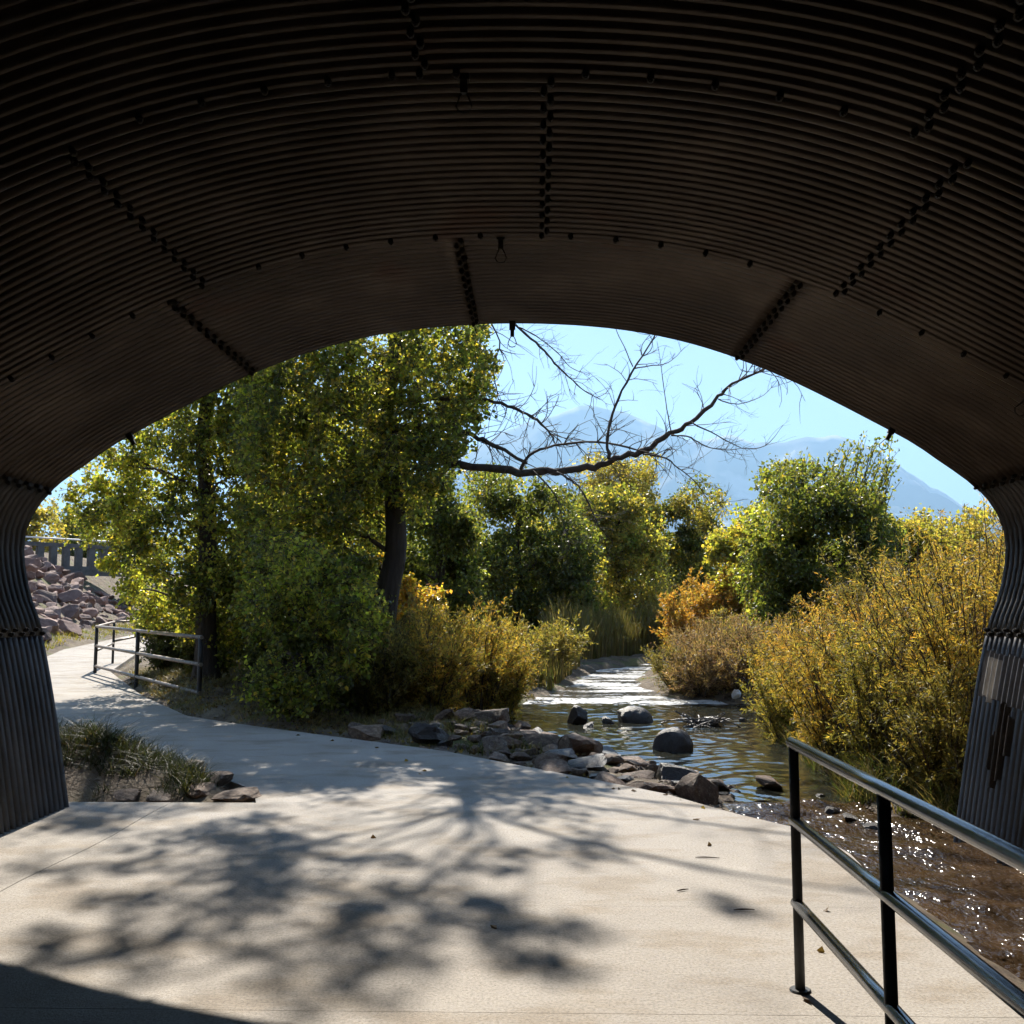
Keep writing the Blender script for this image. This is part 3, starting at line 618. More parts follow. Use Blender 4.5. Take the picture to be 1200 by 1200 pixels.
# broken flat stones by the grass tuft at the tunnel mouth
for px, py, wpx, hpx, lab in ((270, 938, 64, 14, 'flat broken stone at the tip of the grass tuft on the concrete edge'), (222, 934, 50, 18, 'second broken stone from the tip of the grass tuft'), (180, 938, 44, 16, 'third broken stone, at the foot of the grass tuft'), (140, 940, 36, 14, 'broken stone at the foot of the grass tuft nearest the tunnel wall'), (212, 912, 46, 22, 'tallest broken stone half hidden by the grass tuft'), (248, 920, 40, 14, 'low broken stone behind the tip of the grass tuft')):
    p = G(px, py, 0.0); k = p[1]/FPX; a = wpx*k/2; rock((p[0], p[1]+0.16, hpx*k*0.12), (a*1.2, 0.2, hpx*k*0.62), (rg.uniform(-.12, .12), rg.uniform(-.12, .12), rg.uniform(-.4, .4)), M_rock, lab, None, ROCKS[(px*7) % 12], 'broken_stone', 'stone')

# drift pile of sticks in the pool
pile = empty('drift_pile', tuple(G(825, 850, -0.2)), 'dark tangle of driftwood sticks snagged in the pool', 'driftwood')
c0 = G(825, 850, -0.2); mb = MB(); rg = R_(5)
for k in range(70):
    a = c0+np.array((rg.normal()*0.16, rg.normal()*0.15, rg.uniform(0, 0.10))); d = np.array((rg.normal(), rg.normal()*0.8, rg.normal()*0.22)); d = d/np.linalg.norm(d)*rg.uniform(0.12, 0.32)
    tube(mb, bez(a-d, a+np.array((0, 0, rg.uniform(0, .05))), a+d, 4), np.linspace(0.012, 0.005, 4), 5)
mb.obj('stick', M_wet, pile)['kind'] = 'stuff'
o = rock(tuple(c0+np.array((0, 0.05, 0.02))), (0.33, 0.25, 0.10), (0, 0, 0.4), M_wet, None, None, ROCKS[2], 'debris_core', None); o.parent = pile; o.matrix_parent_inverse = Matrix.Translation(-Vector(pile.location))
# crumpled white scrap on the far bank
p = G(862, 818, -0.05); rock((p[0], p[1], 0.02), (0.09, 0.05, 0.13), (0.3, 0.5, 0.2), M_white, 'crumpled white scrap caught at the foot of the brown bush', None, rock_mesh(77, 14, 2, 0.4), 'crumpled_bag', 'litter')
# twigs lying on the concrete
for (px, py, ln, an, lab) in ((872, 1066, 0.11, 0.05, 'dark short stick on the concrete nearest the railing'), (829, 1005, 0.15, -0.1, 'longer dark stick lying on the concrete near its creek edge'), (800, 1043, 0.08, 0.5, 'thin pale twig on the concrete between the two dark sticks')):
    p = G(px, py, 0.006); mb = MB(); d = np.array((math.cos(an), math.sin(an), 0))*ln/2
    tube(mb, bez(p-d, p+np.array((0, 0.006, 0.004)), p+d, 6), [0.002, 0.004, 0.0045, 0.004, 0.003, 0.002], 6); o = mb.obj('fallen_twig', M_twig); tag(o, lab, 'twig')

# ------------------------------------------------------------------ trees and shrubs
GREEN = [((0.092, 0.112, 0.030), 5), ((0.125, 0.142, 0.036), 4), ((0.19, 0.18, 0.045), 2), ((0.32, 0.25, 0.05), 0.5)]
LIME = [((0.17, 0.195, 0.042), 4), ((0.24, 0.245, 0.055), 4), ((0.33, 0.29, 0.06), 2)]
GOLDGREEN = [((0.21, 0.195, 0.05), 4), ((0.31, 0.255, 0.06), 3), ((0.14, 0.145, 0.038), 3)]
GOLD = [((0.38, 0.28, 0.058), 5), ((0.29, 0.235, 0.06), 4), ((0.42, 0.26, 0.05), 2), ((0.17, 0.165, 0.045), 3)]
ORANGE = [((0.42, 0.255, 0.055), 5), ((0.38, 0.21, 0.05), 1.5), ((0.31, 0.245, 0.06), 4)]
OLIVE = [((0.15, 0.142, 0.045), 4), ((0.20, 0.178, 0.055), 3), ((0.27, 0.22, 0.06), 2)]
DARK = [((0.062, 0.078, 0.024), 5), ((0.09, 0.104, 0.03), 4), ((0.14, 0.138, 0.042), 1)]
BROWN = [((0.19, 0.13, 0.09), 4), ((0.24, 0.17, 0.10), 3), ((0.27, 0.21, 0.085), 3)]

def add_clump(lf, tw, c, rad, ntw, nlv, size, aspect, palette, rng, droop=0.7, shell=0.2):
    rad = np.broadcast_to(np.asarray(rad, float), (3,))
    u = norm(rng.normal(size=(ntw, 3))); rr = rng.uniform(shell, 1.0, (ntw, 1))**0.7; rr = rr*np.where(rng.rand(ntw, 1) < 0.3, 1+0.45*np.abs(rng.normal(size=(ntw, 1))), 1)
    end = c+u*rr*rad; st = c+u*rr*rad*0.35+rng.normal(size=(ntw, 3))*rad*0.12; mid = (st+end)/2+np.array((0, 0, 0.08))*rad
    batch_tubes(tw, st, mid, end, 0.010, 0.004, None)
    t = rng.uniform(0.15, 1.05, (ntw, nlv, 1)); p = st[:, None]*(1-t)+end[:, None]*t+np.array((0, 0, 0.1))*rad*(t*(1-t))
    p = (p+rng.normal(size=(ntw, nlv, 3))*0.22*rad*0.5).reshape(-1, 3); n = len(p)
    ax = np.repeat(u, nlv, 0)*0.5+rng.normal(size=(n, 3))*0.8+np.array((0, 0, -droop))
    base = pal(rng, n, palette); base *= np.clip(1+0.16*rng.normal(), 0.7, 1.3)
    L = size*rng.uniform(0.65, 1.25, n); leaves(lf, p, ax, L, L*aspect, base, rng)
def scatter_twigs(lf, tw, poly, D, dd, n, nlv, size, aspect, pals, rng, zmin=0.3, ns=1.1, thr=-0.09, ln=0.38, up=0.0):
    poly = np.array(poly, float); lo, hi = poly.min(0), poly.max(0); q = rng.uniform(lo, hi, (n*5, 2))
    j_ = np.array([(fbm((a*0.018, b*0.018, 7.7), 4)*42, fbm((a*0.018, b*0.018, 1.7), 4)*42) for a, b in q])
    q = q[poly_dist(q[:, 0]+j_[:, 0], q[:, 1]+j_[:, 1], poly) < 0][:int(n*2.2)]
    c = np.array([P(a, b, D+d_) for (a, b), d_ in zip(q, rng.uniform(-dd, dd, len(q)))])
    nz = np.array([fbm(tuple(p*ns*(18.0/D)+3.3), 4) for p in c]); ok = (nz > thr+0.16*np.clip((230-q[:, 0])/90, 0, 1)) & (c[:, 2] > zmin); c, nz = c[ok][:n], nz[ok][:n]; m = len(c)
    d_ = norm(rng.normal(size=(m, 3))*[1, 1, 0.7]+np.array((0, 0, up))); L = ln*rng.uniform(0.5, 1.3, (m, 1)); A = c-d_*L*0.5; B = c+d_*L*0.5+np.array((0, 0, -0.06)); batch_tubes(tw, A, c+np.array((0, 0, 0.03)), B, 0.006, 0.003, None)
    t = rng.uniform(0.0, 1.05, (m, nlv, 1)); p = (A[:, None]*(1-t)+B[:, None]*t+rng.normal(size=(m, nlv, 3))*0.05*(D/18)).reshape(-1, 3); k = len(p)
    ax = np.repeat(d_, nlv, 0)*0.3+rng.normal(size=(k, 3))*0.8+np.array((0, 0, -0.6))
    pn = np.array([fbm(tuple(p_*0.55*(18.0/D)+9.1), 2) for p_ in c]); idx = np.clip(((pn+0.45)/0.9*len(pals)).astype(int), 0, len(pals)-1); idx = np.where(rng.rand(m) < 0.25, rng.randint(0, len(pals), m), idx); col_ = np.zeros((k, 3)); rep_ = np.repeat(idx, nlv)
    for u_ in range(len(pals)):
        w_ = rep_ == u_; col_[w_] = pal(rng, int(w_.sum()), pals[u_])
    col_ *= np.repeat(np.clip(1+0.18*rng.normal(size=m), 0.6, 1.5), nlv)[:, None]; S = size*rng.uniform(0.55, 1.3, k); leaves(lf, p, ax, S, S*aspect, col_, rng)
def limb(tw, a, b, r0, r1, rng, sides=6, sag=0.0, n=7):
    a = np.asarray(a, float); b = np.asarray(b, float); d = np.linalg.norm(b-a); m = a*0.45+b*0.55+np.array((0, 0, 0.16*d-sag))+rng.normal(size=3)*0.06*d
    pts = bez(a, m, b, n); pts[1:-1] += rng.normal(size=(n-2, 3))*0.015*d
    tube(tw, pts, np.linspace(r0, r1, n), sides)
def tree(name, label, trunk_pts, r0, clumps, palette, size, seed, cat='tree', group=None, aspect=0.85, nlv=14, mat=None, limb_r=0.05, droop=0.7, palettes=None, rtop=0.35, scat=()):
    rng = R_(seed); tp = np.asarray(trunk_pts, float); tp = catmull(tp, 5)
    root = empty(name, tuple(tp[0]), label, cat, group)
    tr = MB(); rad = r0*np.linspace(1, rtop, len(tp)); rad[:3] *= [1.5, 1.2, 1.05]; tube(tr, tp, rad, 12)
    lf = MB(); br = MB()
    for k, c in enumerate(clumps):
        cc, rr, ntw = np.asarray(c[0], float), c[1], c[2]; pl2 = c[3] if len(c) > 3 else palette
        hz = np.linalg.norm(tp[:, :2]-cc[:2], axis=1); want = cc[2]-0.45*hz
        i = int(np.argmin(np.abs(tp[:, 2]-want)+0.05*hz)); rl = min(limb_r, rad[i]*0.7)*(0.4 if cc[2] > 7 else 1)*(1 if k % 4 == 0 else 0.3)
        limb(br, tp[i], cc, rl, rl*0.3, rng)
        add_clump(lf, br, cc, rr, ntw, nlv, size, aspect, pl2, rng, droop)
    for sc_ in scat: scatter_twigs(lf, br, *sc_, rng, zmin=tp[0][2]+0.25, ln=0.38*max(1, sc_[1]/18))
    tr.obj('trunk', M_bark, root, True); br.obj('branches', M_twig, root, True); lf.obj('crown', mat or M_leaf, root)
    return root, tp, rad
def box_clumps(x0, x1, y0, y1, D, n, rpx, ntw, rng, dd=0.8, zmin=0.3, palettes=None, shape=True):
    out = []; k = D/FPX
    for i in range(n):
        for _ in range(40):
            a, b = rng.uniform(-1, 1, 2)
            if not shape or a*a+b*b < 1: break
        px = (x0+x1)/2+a*(x1-x0)/2*0.82; py = (y0+y1)/2+b*(y1-y0)/2*0.86
        c = P(px, py, D+rng.uniform(-dd, dd)); r = rpx*k*rng.uniform(0.75, 1.2)
        if c[2] < zmin: c[2] = zmin
        q = (c, (r*1.1, r*1.1, r*0.85), ntw)
        if palettes: q = q+(palettes[rng.randint(len(palettes))],)
        out.append(q)
    return out
def px_clumps(lst, D, rng, ntw, dd=0.8, rs=1.0, pal_=None):
    out = []
    for q in lst:
        px, py, r = q[:3]; d = D+rng.uniform(-dd, dd); rad = r*d/FPX*rs*0.82; t = (P(px, py, d), (rad*1.05, rad*1.05, rad*0.95), int(ntw*(r/40)**1.5))
        if len(q) > 3: t = t+(q[3],)
        elif pal_: t = t+(pal_,)
        out.append(t)
    return out
rng = R_(101)
# tall leafy tree left, by the far railing
D = 18.6; X0 = P(245, 700, D)[0]
tr1 = [(X0, D, gh(X0, D)-0.1), (X0-0.05, D, 1.6), (X0-0.1, D+0.1, 3.4), (X0-0.2, D, 5.2), (X0+0.2, D+0.1, 7.5), (X0+0.3, D, 9.6)]
cl = px_clumps([(150, 545, 34, LIME), (112, 565, 30, LIME), (135, 610, 32, LIME), (165, 640, 34, LIME), (160, 690, 30, LIME), (130, 660, 22, LIME), (180, 715, 24, LIME), (85, 580, 22, LIME), (125, 535, 24, LIME), (95, 600, 18, LIME), (150, 585, 28, LIME), (175, 600, 28, LIME), (180, 665, 28, LIME), (160, 510, 22, LIME)], D, rng, 36, 0.7)
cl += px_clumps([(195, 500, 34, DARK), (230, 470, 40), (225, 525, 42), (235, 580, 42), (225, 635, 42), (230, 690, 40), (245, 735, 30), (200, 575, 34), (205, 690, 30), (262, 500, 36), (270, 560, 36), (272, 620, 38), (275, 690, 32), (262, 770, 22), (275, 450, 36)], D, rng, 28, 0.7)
for k in range(16):
    cl.append((np.array((X0+rng.uniform(-2.6, 2.6), D+rng.uniform(-1.8, 1.8), rng.uniform(6.4, 10.2))), (0.85, 0.85, 0.65), 55))
tree('cottonwood_tree', 'tall dense green tree beside the far railing, left of the leaning trunk', tr1, 0.22, cl, GREEN, 0.08, 1, limb_r=0.035, scat=[([(55, 590), (110, 525), (165, 470), (235, 400), (300, 380), (305, 600), (300, 770), (245, 770), (215, 725), (165, 720), (140, 680), (105, 625)], D+0.4, 1.3, 2300, 13, 0.078, 0.85, [DARK, GREEN, LIME, GREEN, LIME])])
# leaning cottonwood with the dead limb
D = 17.0
tp2 = [P(438, 830, D), P(445, 770, D), P(453, 700, D), P(464, 640, D), P(460, 560, D+.1), P(452, 480, D+.2), P(463, 410, D+.3), P(474, 340, D+.3), P(470, 285, D+.2)]
tp2[0][2] = gh(tp2[0][0], D)-0.15
cl = px_clumps([(325, 450, 36), (365, 425, 36), (410, 410, 34, LIME), (440, 420, 34), (495, 420, 36, LIME), (535, 425, 30), (555, 440, 20), (305, 505, 38), (350, 490, 40), (400, 470, 40), (440, 490, 36), (495, 475, 40), (535, 480, 34), (555, 490, 22), (320, 560, 38, GOLDGREEN), (360, 550, 40, GOLDGREEN), (405, 540, 38), (500, 525, 40), (535, 520, 28), (330, 620, 36, LIME), (375, 610, 38, GOLDGREEN), (415, 600, 34), (500, 560, 28), (440, 655, 20, GOLD), (425, 690, 16, GOLD), (400, 660, 34), (350, 670, 36), (300, 600, 34), (310, 660, 30, LIME), (545, 455, 24)], D, rng, 26, 1.4)
for k in range(9):
    cl.append((np.array((-2.4+rng.uniform(-3.0, 1.3), D+rng.uniform(-2.0, 2.0), rng.uniform(6.3, 9.3))), (0.8, 0.8, 0.6), 38))
for bx_, by_, r in ((400, 1055, .22), (460, 1062, .26), (520, 1050, .24), (545, 1092, .27), (600, 1098, .28), (640, 1125, .18), (500, 1085, .16), (570, 1062, .15), (350, 1000, .18), (290, 985, .18), (160, 1015, .16), (380, 1095, .15), (470, 1125, .15), (180, 1100, .14), (560, 1020, .14), (100, 965, .22), (300, 960, .16), (300, 1042, .2), (240, 1085, .18), (130, 1050, .2), (80, 1098, .24), (330, 1132, .24), (395, 1152, .22), (690, 1100, .16), (215, 985, .26), (60, 1012, .28), (640, 1005, .22), (705, 985, .2), (120, 1125, .2), (450, 1010, .2), (850, 1060, .14)):
    g_ = G(bx_, by_); zz = (17.0+rng.uniform(-0.8, 0.8)-g_[1])/SY; cl.append((np.array((g_[0]-SX*zz, g_[1]+SY*zz, zz)), (r*2.0, r*1.7, r*1.5), int(46*r)))
t2, tpp, tr_ = tree('cottonwood_tree', 'leaning thick-trunked tree with a bare dead limb reaching right', tp2, 0.25, cl, GREEN, 0.08, 2, limb_r=0.055, scat=[([(275, 390), (400, 350), (560, 350), (585, 420), (560, 500), (555, 560), (500, 600), (478, 610), (452, 640), (440, 720), (290, 740), (275, 560)], D+0.2, 1.9, 3900, 13, 0.08, 0.85, [DARK, GREEN, LIME, GREEN, GOLDGREEN, GREEN])])
# dead limb
db = MB(); rng = R_(55)
def dpoly(pix, D0, D1, r0, r1, twigs=6, tl=0.7):
    pts = np.array([P(a, b, D0+(D1-D0)*i/(len(pix)-1)) for i, (a, b) in enumerate(pix)]); pts = catmull(pts, 4)
    tube(db, pts+rng.normal(size=pts.shape)*np.linspace(r0, r1, len(pts))[:, None]*0.35, np.linspace(r0, r1, len(pts))*rng.uniform(0.85, 1.2, len(pts)), 8 if r0 > 0.03 else 5)
    for _ in range(int(twigs*2.8)):
        i = rng.randint(1, len(pts)); a = pts[i]; d = norm(pts[i]-pts[max(i-1, 0)]); cu = rng.normal(size=3); cu -= d*(cu @ d); cu = norm(cu)
        ln = tl*rng.uniform(0.35, 1.15); twig(a, norm(d*0.55+cu*0.8), ln, min(r1*1.0, 0.009), 1)
def twig(a, d, ln, r, lvl):
    n = 7; pts = [np.array(a)]; bend = rng.normal(size=3)*1.1; bend[1] *= 0.5
    for k in range(n): d = norm(d+bend*ln/n*1.4+rng.normal(size=3)*0.10); pts.append(pts[-1]+d*ln/n)
    tube(db, pts, np.linspace(r, r*0.35, n+1), 4, False)
    if lvl > 0:
        for _ in range(rng.randint(1, 4)):
            i = rng.randint(2, n); cu = norm(rng.normal(size=3)); twig(pts[i], norm(norm(pts[i]-pts[i-1])*0.6+cu*0.7), ln*rng.uniform(0.3, 0.6), r*0.6, lvl-1)
dpoly([(462, 520), (500, 535), (553, 547), (610, 552), (653, 553), (687, 550), (720, 538), (753, 528), (787, 508), (810, 495), (840, 467), (858, 450), (890, 435), (900, 430)], 17.0, 14.2, 0.088, 0.008, 26, 0.75)
dpoly([(713, 537), (712, 513), (720, 477), (740, 437), (765, 397), (785, 350)], 15.2, 15.0, 0.03, 0.008, 8, 0.6)
dpoly([(743, 432), (760, 429), (783, 425), (803, 407)], 15.1, 14.9, 0.011, 0.004, 2, .3)
dpoly([(742, 430), (733, 410), (723, 388), (715, 360)], 15.1, 15.2, 0.010, 0.004, 1, .3)
dpoly([(610, 550), (620, 533), (650, 522), (700, 518), (747, 527), (775, 535)], 15.9, 15.2, 0.028, 0.010, 9, .6)
dpoly([(460, 470), (510, 468), (553, 467), (587, 473), (612, 483), (630, 493), (645, 508), (650, 519)], 17.2, 16.0, 0.045, 0.012, 16, .75)
dpoly([(462, 500), (520, 500), (553, 510), (580, 523), (617, 543)], 17.1, 16.2, 0.055, 0.03, 9, .8)
dpoly([(520, 330), (570, 350), (607, 383), (633, 407), (650, 425), (667, 442), (685, 458), (703, 468)], 16.8, 15.4, 0.03, 0.006, 12, .6)
dpoly([(607, 383), (627, 393), (653, 413), (668, 430), (690, 440)], 16.0, 15.5, 0.012, 0.004, 7, .5)
dpoly([(560, 350), (585, 400), (578, 430), (584, 468)], 16.6, 16.4, 0.016, 0.008, 9, .8)
dpoly([(810, 495), (840, 510), (870, 525), (897, 522), (918, 498)], 14.7, 14.2, 0.012, 0.003, 6, .5)
dpoly([(787, 510), (810, 513), (827, 523), (850, 527), (875, 525)], 14.8, 14.6, 0.014, 0.004, 7, .5)
dpoly([(753, 532), (780, 537), (793, 547), (815, 565), (832, 590)], 15.0, 14.8, 0.016, 0.005, 10, .6)
dpoly([(842, 468), (858, 473), (873, 472), (895, 463), (912, 445)], 14.5, 14.2, 0.010, 0.003, 4, .4)
dpoly([(787, 508), (780, 470), (775, 430), (770, 400)], 14.8, 14.9, 0.009, 0.003, 3, .4)
dpoly([(653, 553), (668, 562), (680, 573), (693, 597), (703, 618), (718, 635)], 15.6, 15.4, 0.02, 0.005, 10, .6)
dpoly([(625, 551), (650, 580), (662, 620), (668, 640)], 15.8, 15.7, 0.014, 0.004, 7, .5)
# bare crown above the tunnel mouth, only its shadow reaches the picture
for (a, b, c_) in (((-2.3, 17.1, 8.6), (-1.0, 16.6, 10.2), (0.7, 16.2, 9.7)), ((-2.3, 17.1, 7.4), (0.2, 16.6, 9.4), (2.6, 15.6, 8.6)), ((-2.4, 17.1, 9.2), (-3.6, 16.2, 11.2), (-4.8, 15.8, 10.6)), ((-2.2, 17.0, 6.9), (0.5, 16.0, 8.2), (3.4, 15.0, 6.9))):
    pts = bez(a, b, c_, 9); tube(db, pts, np.linspace(0.035, 0.01, 9), 6)
    for _ in range(9):
        i = rng.randint(2, 9); twig(pts[i], norm(norm(pts[i]-pts[i-1])+rng.normal(size=3)*0.6), rng.uniform(0.5, 1.3), 0.012, 1)
o = db.obj('dead_limb', M_deadwood, t2, True); o['label'] = 'bare dead limb with curling twigs'

rng = R_(202)
def simple_tree(name, label, box, D, n, rpx, ntw, palette, size, seed, r0=0.12, trunk_px=None, **kw):
    n = int(n*0.9); rpx *= 0.8; ntw = int(ntw*0.5)
    x0, x1, y0, y1 = box; rg_ = R_(seed); an = np.linspace(0, 6.28, 17)[:-1]; cx_, cy_ = (x0+x1)/2, (y0+y1)/2
    pp_ = [(cx_+(x1-x0)/2*np.sign(math.cos(a_))*abs(math.cos(a_))**0.75*rg_.uniform(0.85, 1.15), cy_+(y1-y0)/2*np.sign(math.sin(a_))*abs(math.sin(a_))**0.75*rg_.uniform(0.88, 1.12)) for a_ in an]; pals_ = kw.get('pals') or [palette]
    scat = [(pp_, D, kw.get('dd', 1.0), int((x1-x0)*(y1-y0)*0.055*kw.pop('dens', 1.0)), 12, size, 0.8, pals_, )]; px = trunk_px or (x0+x1)/2
    b = P(px, 720, D); zb = gh(b[0], D); top = P(px, y0+(y1-y0)*0.2, D)
    tp = [np.array((b[0], D, zb-0.1)), np.array((b[0]+rg_.uniform(-.1, .1), D, zb+(top[2]-zb)*0.35)), np.array((top[0]+rg_.uniform(-.2, .2), D, zb+(top[2]-zb)*0.7)), top]
    return tree(name, label, tp, r0, box_clumps(x0, x1, y0, y1, D, n, rpx, ntw, rg_, kw.pop('dd', 1.0), zmin=zb+0.3, palettes=kw.pop('pals', None), shape=kw.pop('shape', True)), palette, size, seed, scat=scat, **kw)
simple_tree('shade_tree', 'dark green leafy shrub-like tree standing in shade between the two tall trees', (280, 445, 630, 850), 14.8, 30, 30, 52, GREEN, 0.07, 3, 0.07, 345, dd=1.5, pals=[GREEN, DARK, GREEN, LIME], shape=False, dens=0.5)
simple_tree('understorey_tree', 'green tree filling the gap behind the tall left tree and the leaning trunk', (260, 480, 440, 770), 23, 30, 32, 50, GREEN, 0.10, 13, 0.16, 330, dd=1.6, pals=[GREEN, LIME, GREEN], dens=0.55)
simple_tree('understorey_tree', 'low leafy tree just behind the far railing', (160, 300, 640, 770), 22.5, 26, 28, 55, GREEN, 0.09, 15, 0.07, 268, dd=1.0, pals=[GREEN, DARK, LIME])
simple_tree('background_tree', 'dark green tree behind the dead limb, left of the golden-green willow', (535, 690, 550, 750), 37, 46, 26, 60, GREEN, 0.135, 4, 0.2, 610, dd=2.0, pals=[DARK, GREEN, DARK])
simple_tree('background_tree', 'dark narrow tree directly right of the leaning trunk', (470, 565, 545, 770), 26, 30, 26, 60, DARK, 0.11, 5, 0.18, 512, dd=1.6)
simple_tree('willow_tree', 'golden-green rounded willow tree left of the orange bush', (676, 774, 575, 745), 42, 34, 22, 70, GOLDGREEN, 0.14, 6, 0.15, dd=1.6, pals=[OLIVE, GOLDGREEN, GREEN])
simple_tree('background_tree', 'dark brown-green tree whose top shows above the golden-green willow', (680, 780, 533, 660), 50, 24, 20, 60, OLIVE, 0.15, 7, 0.25, dd=2)
simple_tree('background_tree', 'dark rounded green tree below the mountain, behind the orange bush', (766, 844, 562, 720), 50, 26, 20, 64, GREEN, 0.15, 8, 0.2, dd=2, pals=[DARK, GREEN, OLIVE])
simple_tree('poplar_tree', 'green windswept tree in front of the mountain, behind the golden willow', (868, 1058, 550, 770), 26, 54, 27, 62, GREEN, 0.11, 9, 0.16, 940, dd=2.0, pals=[DARK, GREEN, DARK, GREEN])
simple_tree('background_shrub', 'pale yellow-green shrub left of the windswept tree', (832, 920, 588, 760), 31, 30, 22, 66, LIME, 0.12, 10, 0.1, cat='shrub', pals=[LIME, GOLDGREEN])
simple_tree('background_shrub', 'small orange-leaved shrub right of the leaning trunk', (455, 518, 672, 742), 19.5, 12, 15, 46, GOLD, 0.08, 11, 0.05, cat='shrub', pals=[GOLD, ORANGE])
simple_tree('background_shrub', 'yellow shrub between the dark tree and the golden-green willow', (636, 704, 650, 745), 38, 16, 18, 56, GOLDGREEN, 0.12, 12, 0.06, cat='shrub')
simple_tree('background_shrub', 'dim olive shrub low under the windswept tree', (980, 1120, 600, 760), 30, 26, 26, 60, OLIVE, 0.12, 14, 0.08, cat='shrub', pals=[OLIVE, GOLDGREEN])
# windswept tips on the poplar
mbt = MB(); mbl = MB(); rt = R_(77)
for k in range(60):
    px = rt.uniform(880, 1035); py = np.interp(px, [880, 930, 990, 1035], [590, 535, 508, 520])+rt.uniform(0, 55); a = P(px, py+70, 26); b = P(px+rt.uniform(8, 30), py-8, 26); m = (a+b)/2+np.array((rt.uniform(-0.3, 0.1), 0, rt.uniform(0, 0.2))); pts = bez(a, m, b, 6)+rt.normal(size=(6, 3))*0.03
    tube(mbt, pts, np.linspace(0.018, 0.005, 6), 4, False); n = 46; t = rt.uniform(0, 1, n); i = t*5; pp = np.stack([np.interp(i, np.arange(6), pts[:, c]) for c in range(3)], 1)+rt.normal(size=(n, 3))*0.06
    leaves(mbl, pp, norm(b-a)*0.7+rt.normal(size=(n, 3))*0.6, 0.11, 0.07, pal(rt, n, GREEN), rt)
pop = [o for o in COL.objects if o.name.startswith('poplar_tree')][0]
mbt.obj('top_shoots', M_twig, pop); mbl.obj('shoot_leaves', M_leaf, pop)
# distant trees
far_specs = [((470, 580, 600, 735), 62, DARK, 'far dark tree showing between the leaning trunk and the dark green tree'), ((590, 690, 610, 735), 66, OLIVE, 'far olive tree low behind the dark green tree'), ((740, 830, 640, 735), 64, DARK, 'far dark tree low behind the golden-green willow'), ((830, 930, 600, 735), 66, OLIVE, 'far olive tree behind the pale yellow-green shrub'), ((930, 1040, 610, 735), 62, DARK, 'far dark tree behind the windswept tree'), ((1030, 1180, 600, 735), 60, OLIVE, 'far olive tree behind the golden willow'), ((270, 420, 560, 735), 60, DARK, 'far dark tree behind the shaded leafy shrub'), ((380, 480, 570, 735), 64, DARK, 'far dark tree behind the leaning trunk'),
             ((22, 75, 592, 660), 74, OLIVE, 'grey-green far tree above the parapet nearest the tunnel wall'), ((60, 125, 585, 660), 78, DARK, 'dark far tree above the parapet, right of the grey-green one'), ((110, 190, 590, 680), 70, DARK, 'dark far tree behind the white sign')]
for k, (bx, D, pl3, lab) in enumerate(far_specs):
    simple_tree('far_tree', lab, bx, D, 12, 0.26*min(bx[1]-bx[0], bx[3]-bx[2]), 60, pl3, 0.24, 300+k, 0.2, dd=3, group='far trees')

def willow(name, label, centers, nst, h, spread, palette, size, seed, aspect=0.2, lv=26, shoots=7, cat='bush', group=None, lean=(0, 0), sl=0.45, bare=0, palettes=None):
    rng = R_(seed); c0 = np.mean(np.array([c[:2] for c in centers]), 0); root = empty(name, (c0[0], c0[1], gh(*c0)), label, cat, group); st = MB(); lf = MB()
    for ci, c in enumerate(centers):
        x, y, hs = c[:3]; zb = gh(x, y)-0.05; pl3 = c[3] if len(c) > 3 else palette
        for k in range(nst):
            a = rng.uniform(0, 6.28); out = np.array((math.cos(a), math.sin(a), 0)); sp = spread*rng.uniform(0.15, 1.0)*hs; hh = h*hs*rng.uniform(0.55, 1.05)*(1-0.25*(sp/(spread*hs))**2)
            b = np.array((x, y, zb))+out*rng.uniform(0, 0.22)*spread; t = np.linspace(0, 1, 7)[:, None]
            pts = b+out*sp*t**1.25+np.array((lean[0], lean[1], 0))*t*t+np.array((0, 0, hh))*(t*1.12-0.12*t*t)+np.cumsum(rng.normal(size=(7, 3))*0.022, 0)
            tube(st, pts, np.linspace(0.014, 0.003, 7), 4, False)
            # side shoots
            ts = rng.uniform(0.06, 0.97, shoots); i = ts*6; A = np.stack([np.interp(i, np.arange(7), pts[:, q]) for q in range(3)], 1)
            dirs = norm(norm(pts[-1]-pts[0])*0.9+rng.normal(size=(shoots, 3))*0.55+out*0.15); ln = sl*hs*rng.uniform(0.5, 1.2, (shoots, 1)); B = A+dirs*ln; Mx = (A+B)/2+np.array((0, 0, 0.03)); batch_tubes(st, A, Mx, B, 0.005, 0.002, None)
            if bare and k < bare: continue
            tt = rng.uniform(0, 1, (shoots, lv, 1)); p = (A[:, None]*(1-tt)+B[:, None]*tt).reshape(-1, 3); n = len(p); p += rng.normal(size=(n, 3))*0.015
            ax = np.repeat(dirs, lv, 0)*0.7+rng.normal(size=(n, 3))*0.75+np.array((0, 0, -0.12)); L = size*rng.uniform(0.6, 1.25, n); col_ = pal(rng, n, pl3)*np.clip(1+0.15*rng.normal(), 0.65, 1.35)
            leaves(lf, p, ax, L, L*aspect, col_, rng)
    st.obj('stems', M_twig, root); lf.obj('foliage', M_willow, root); return root
rng = R_(9)
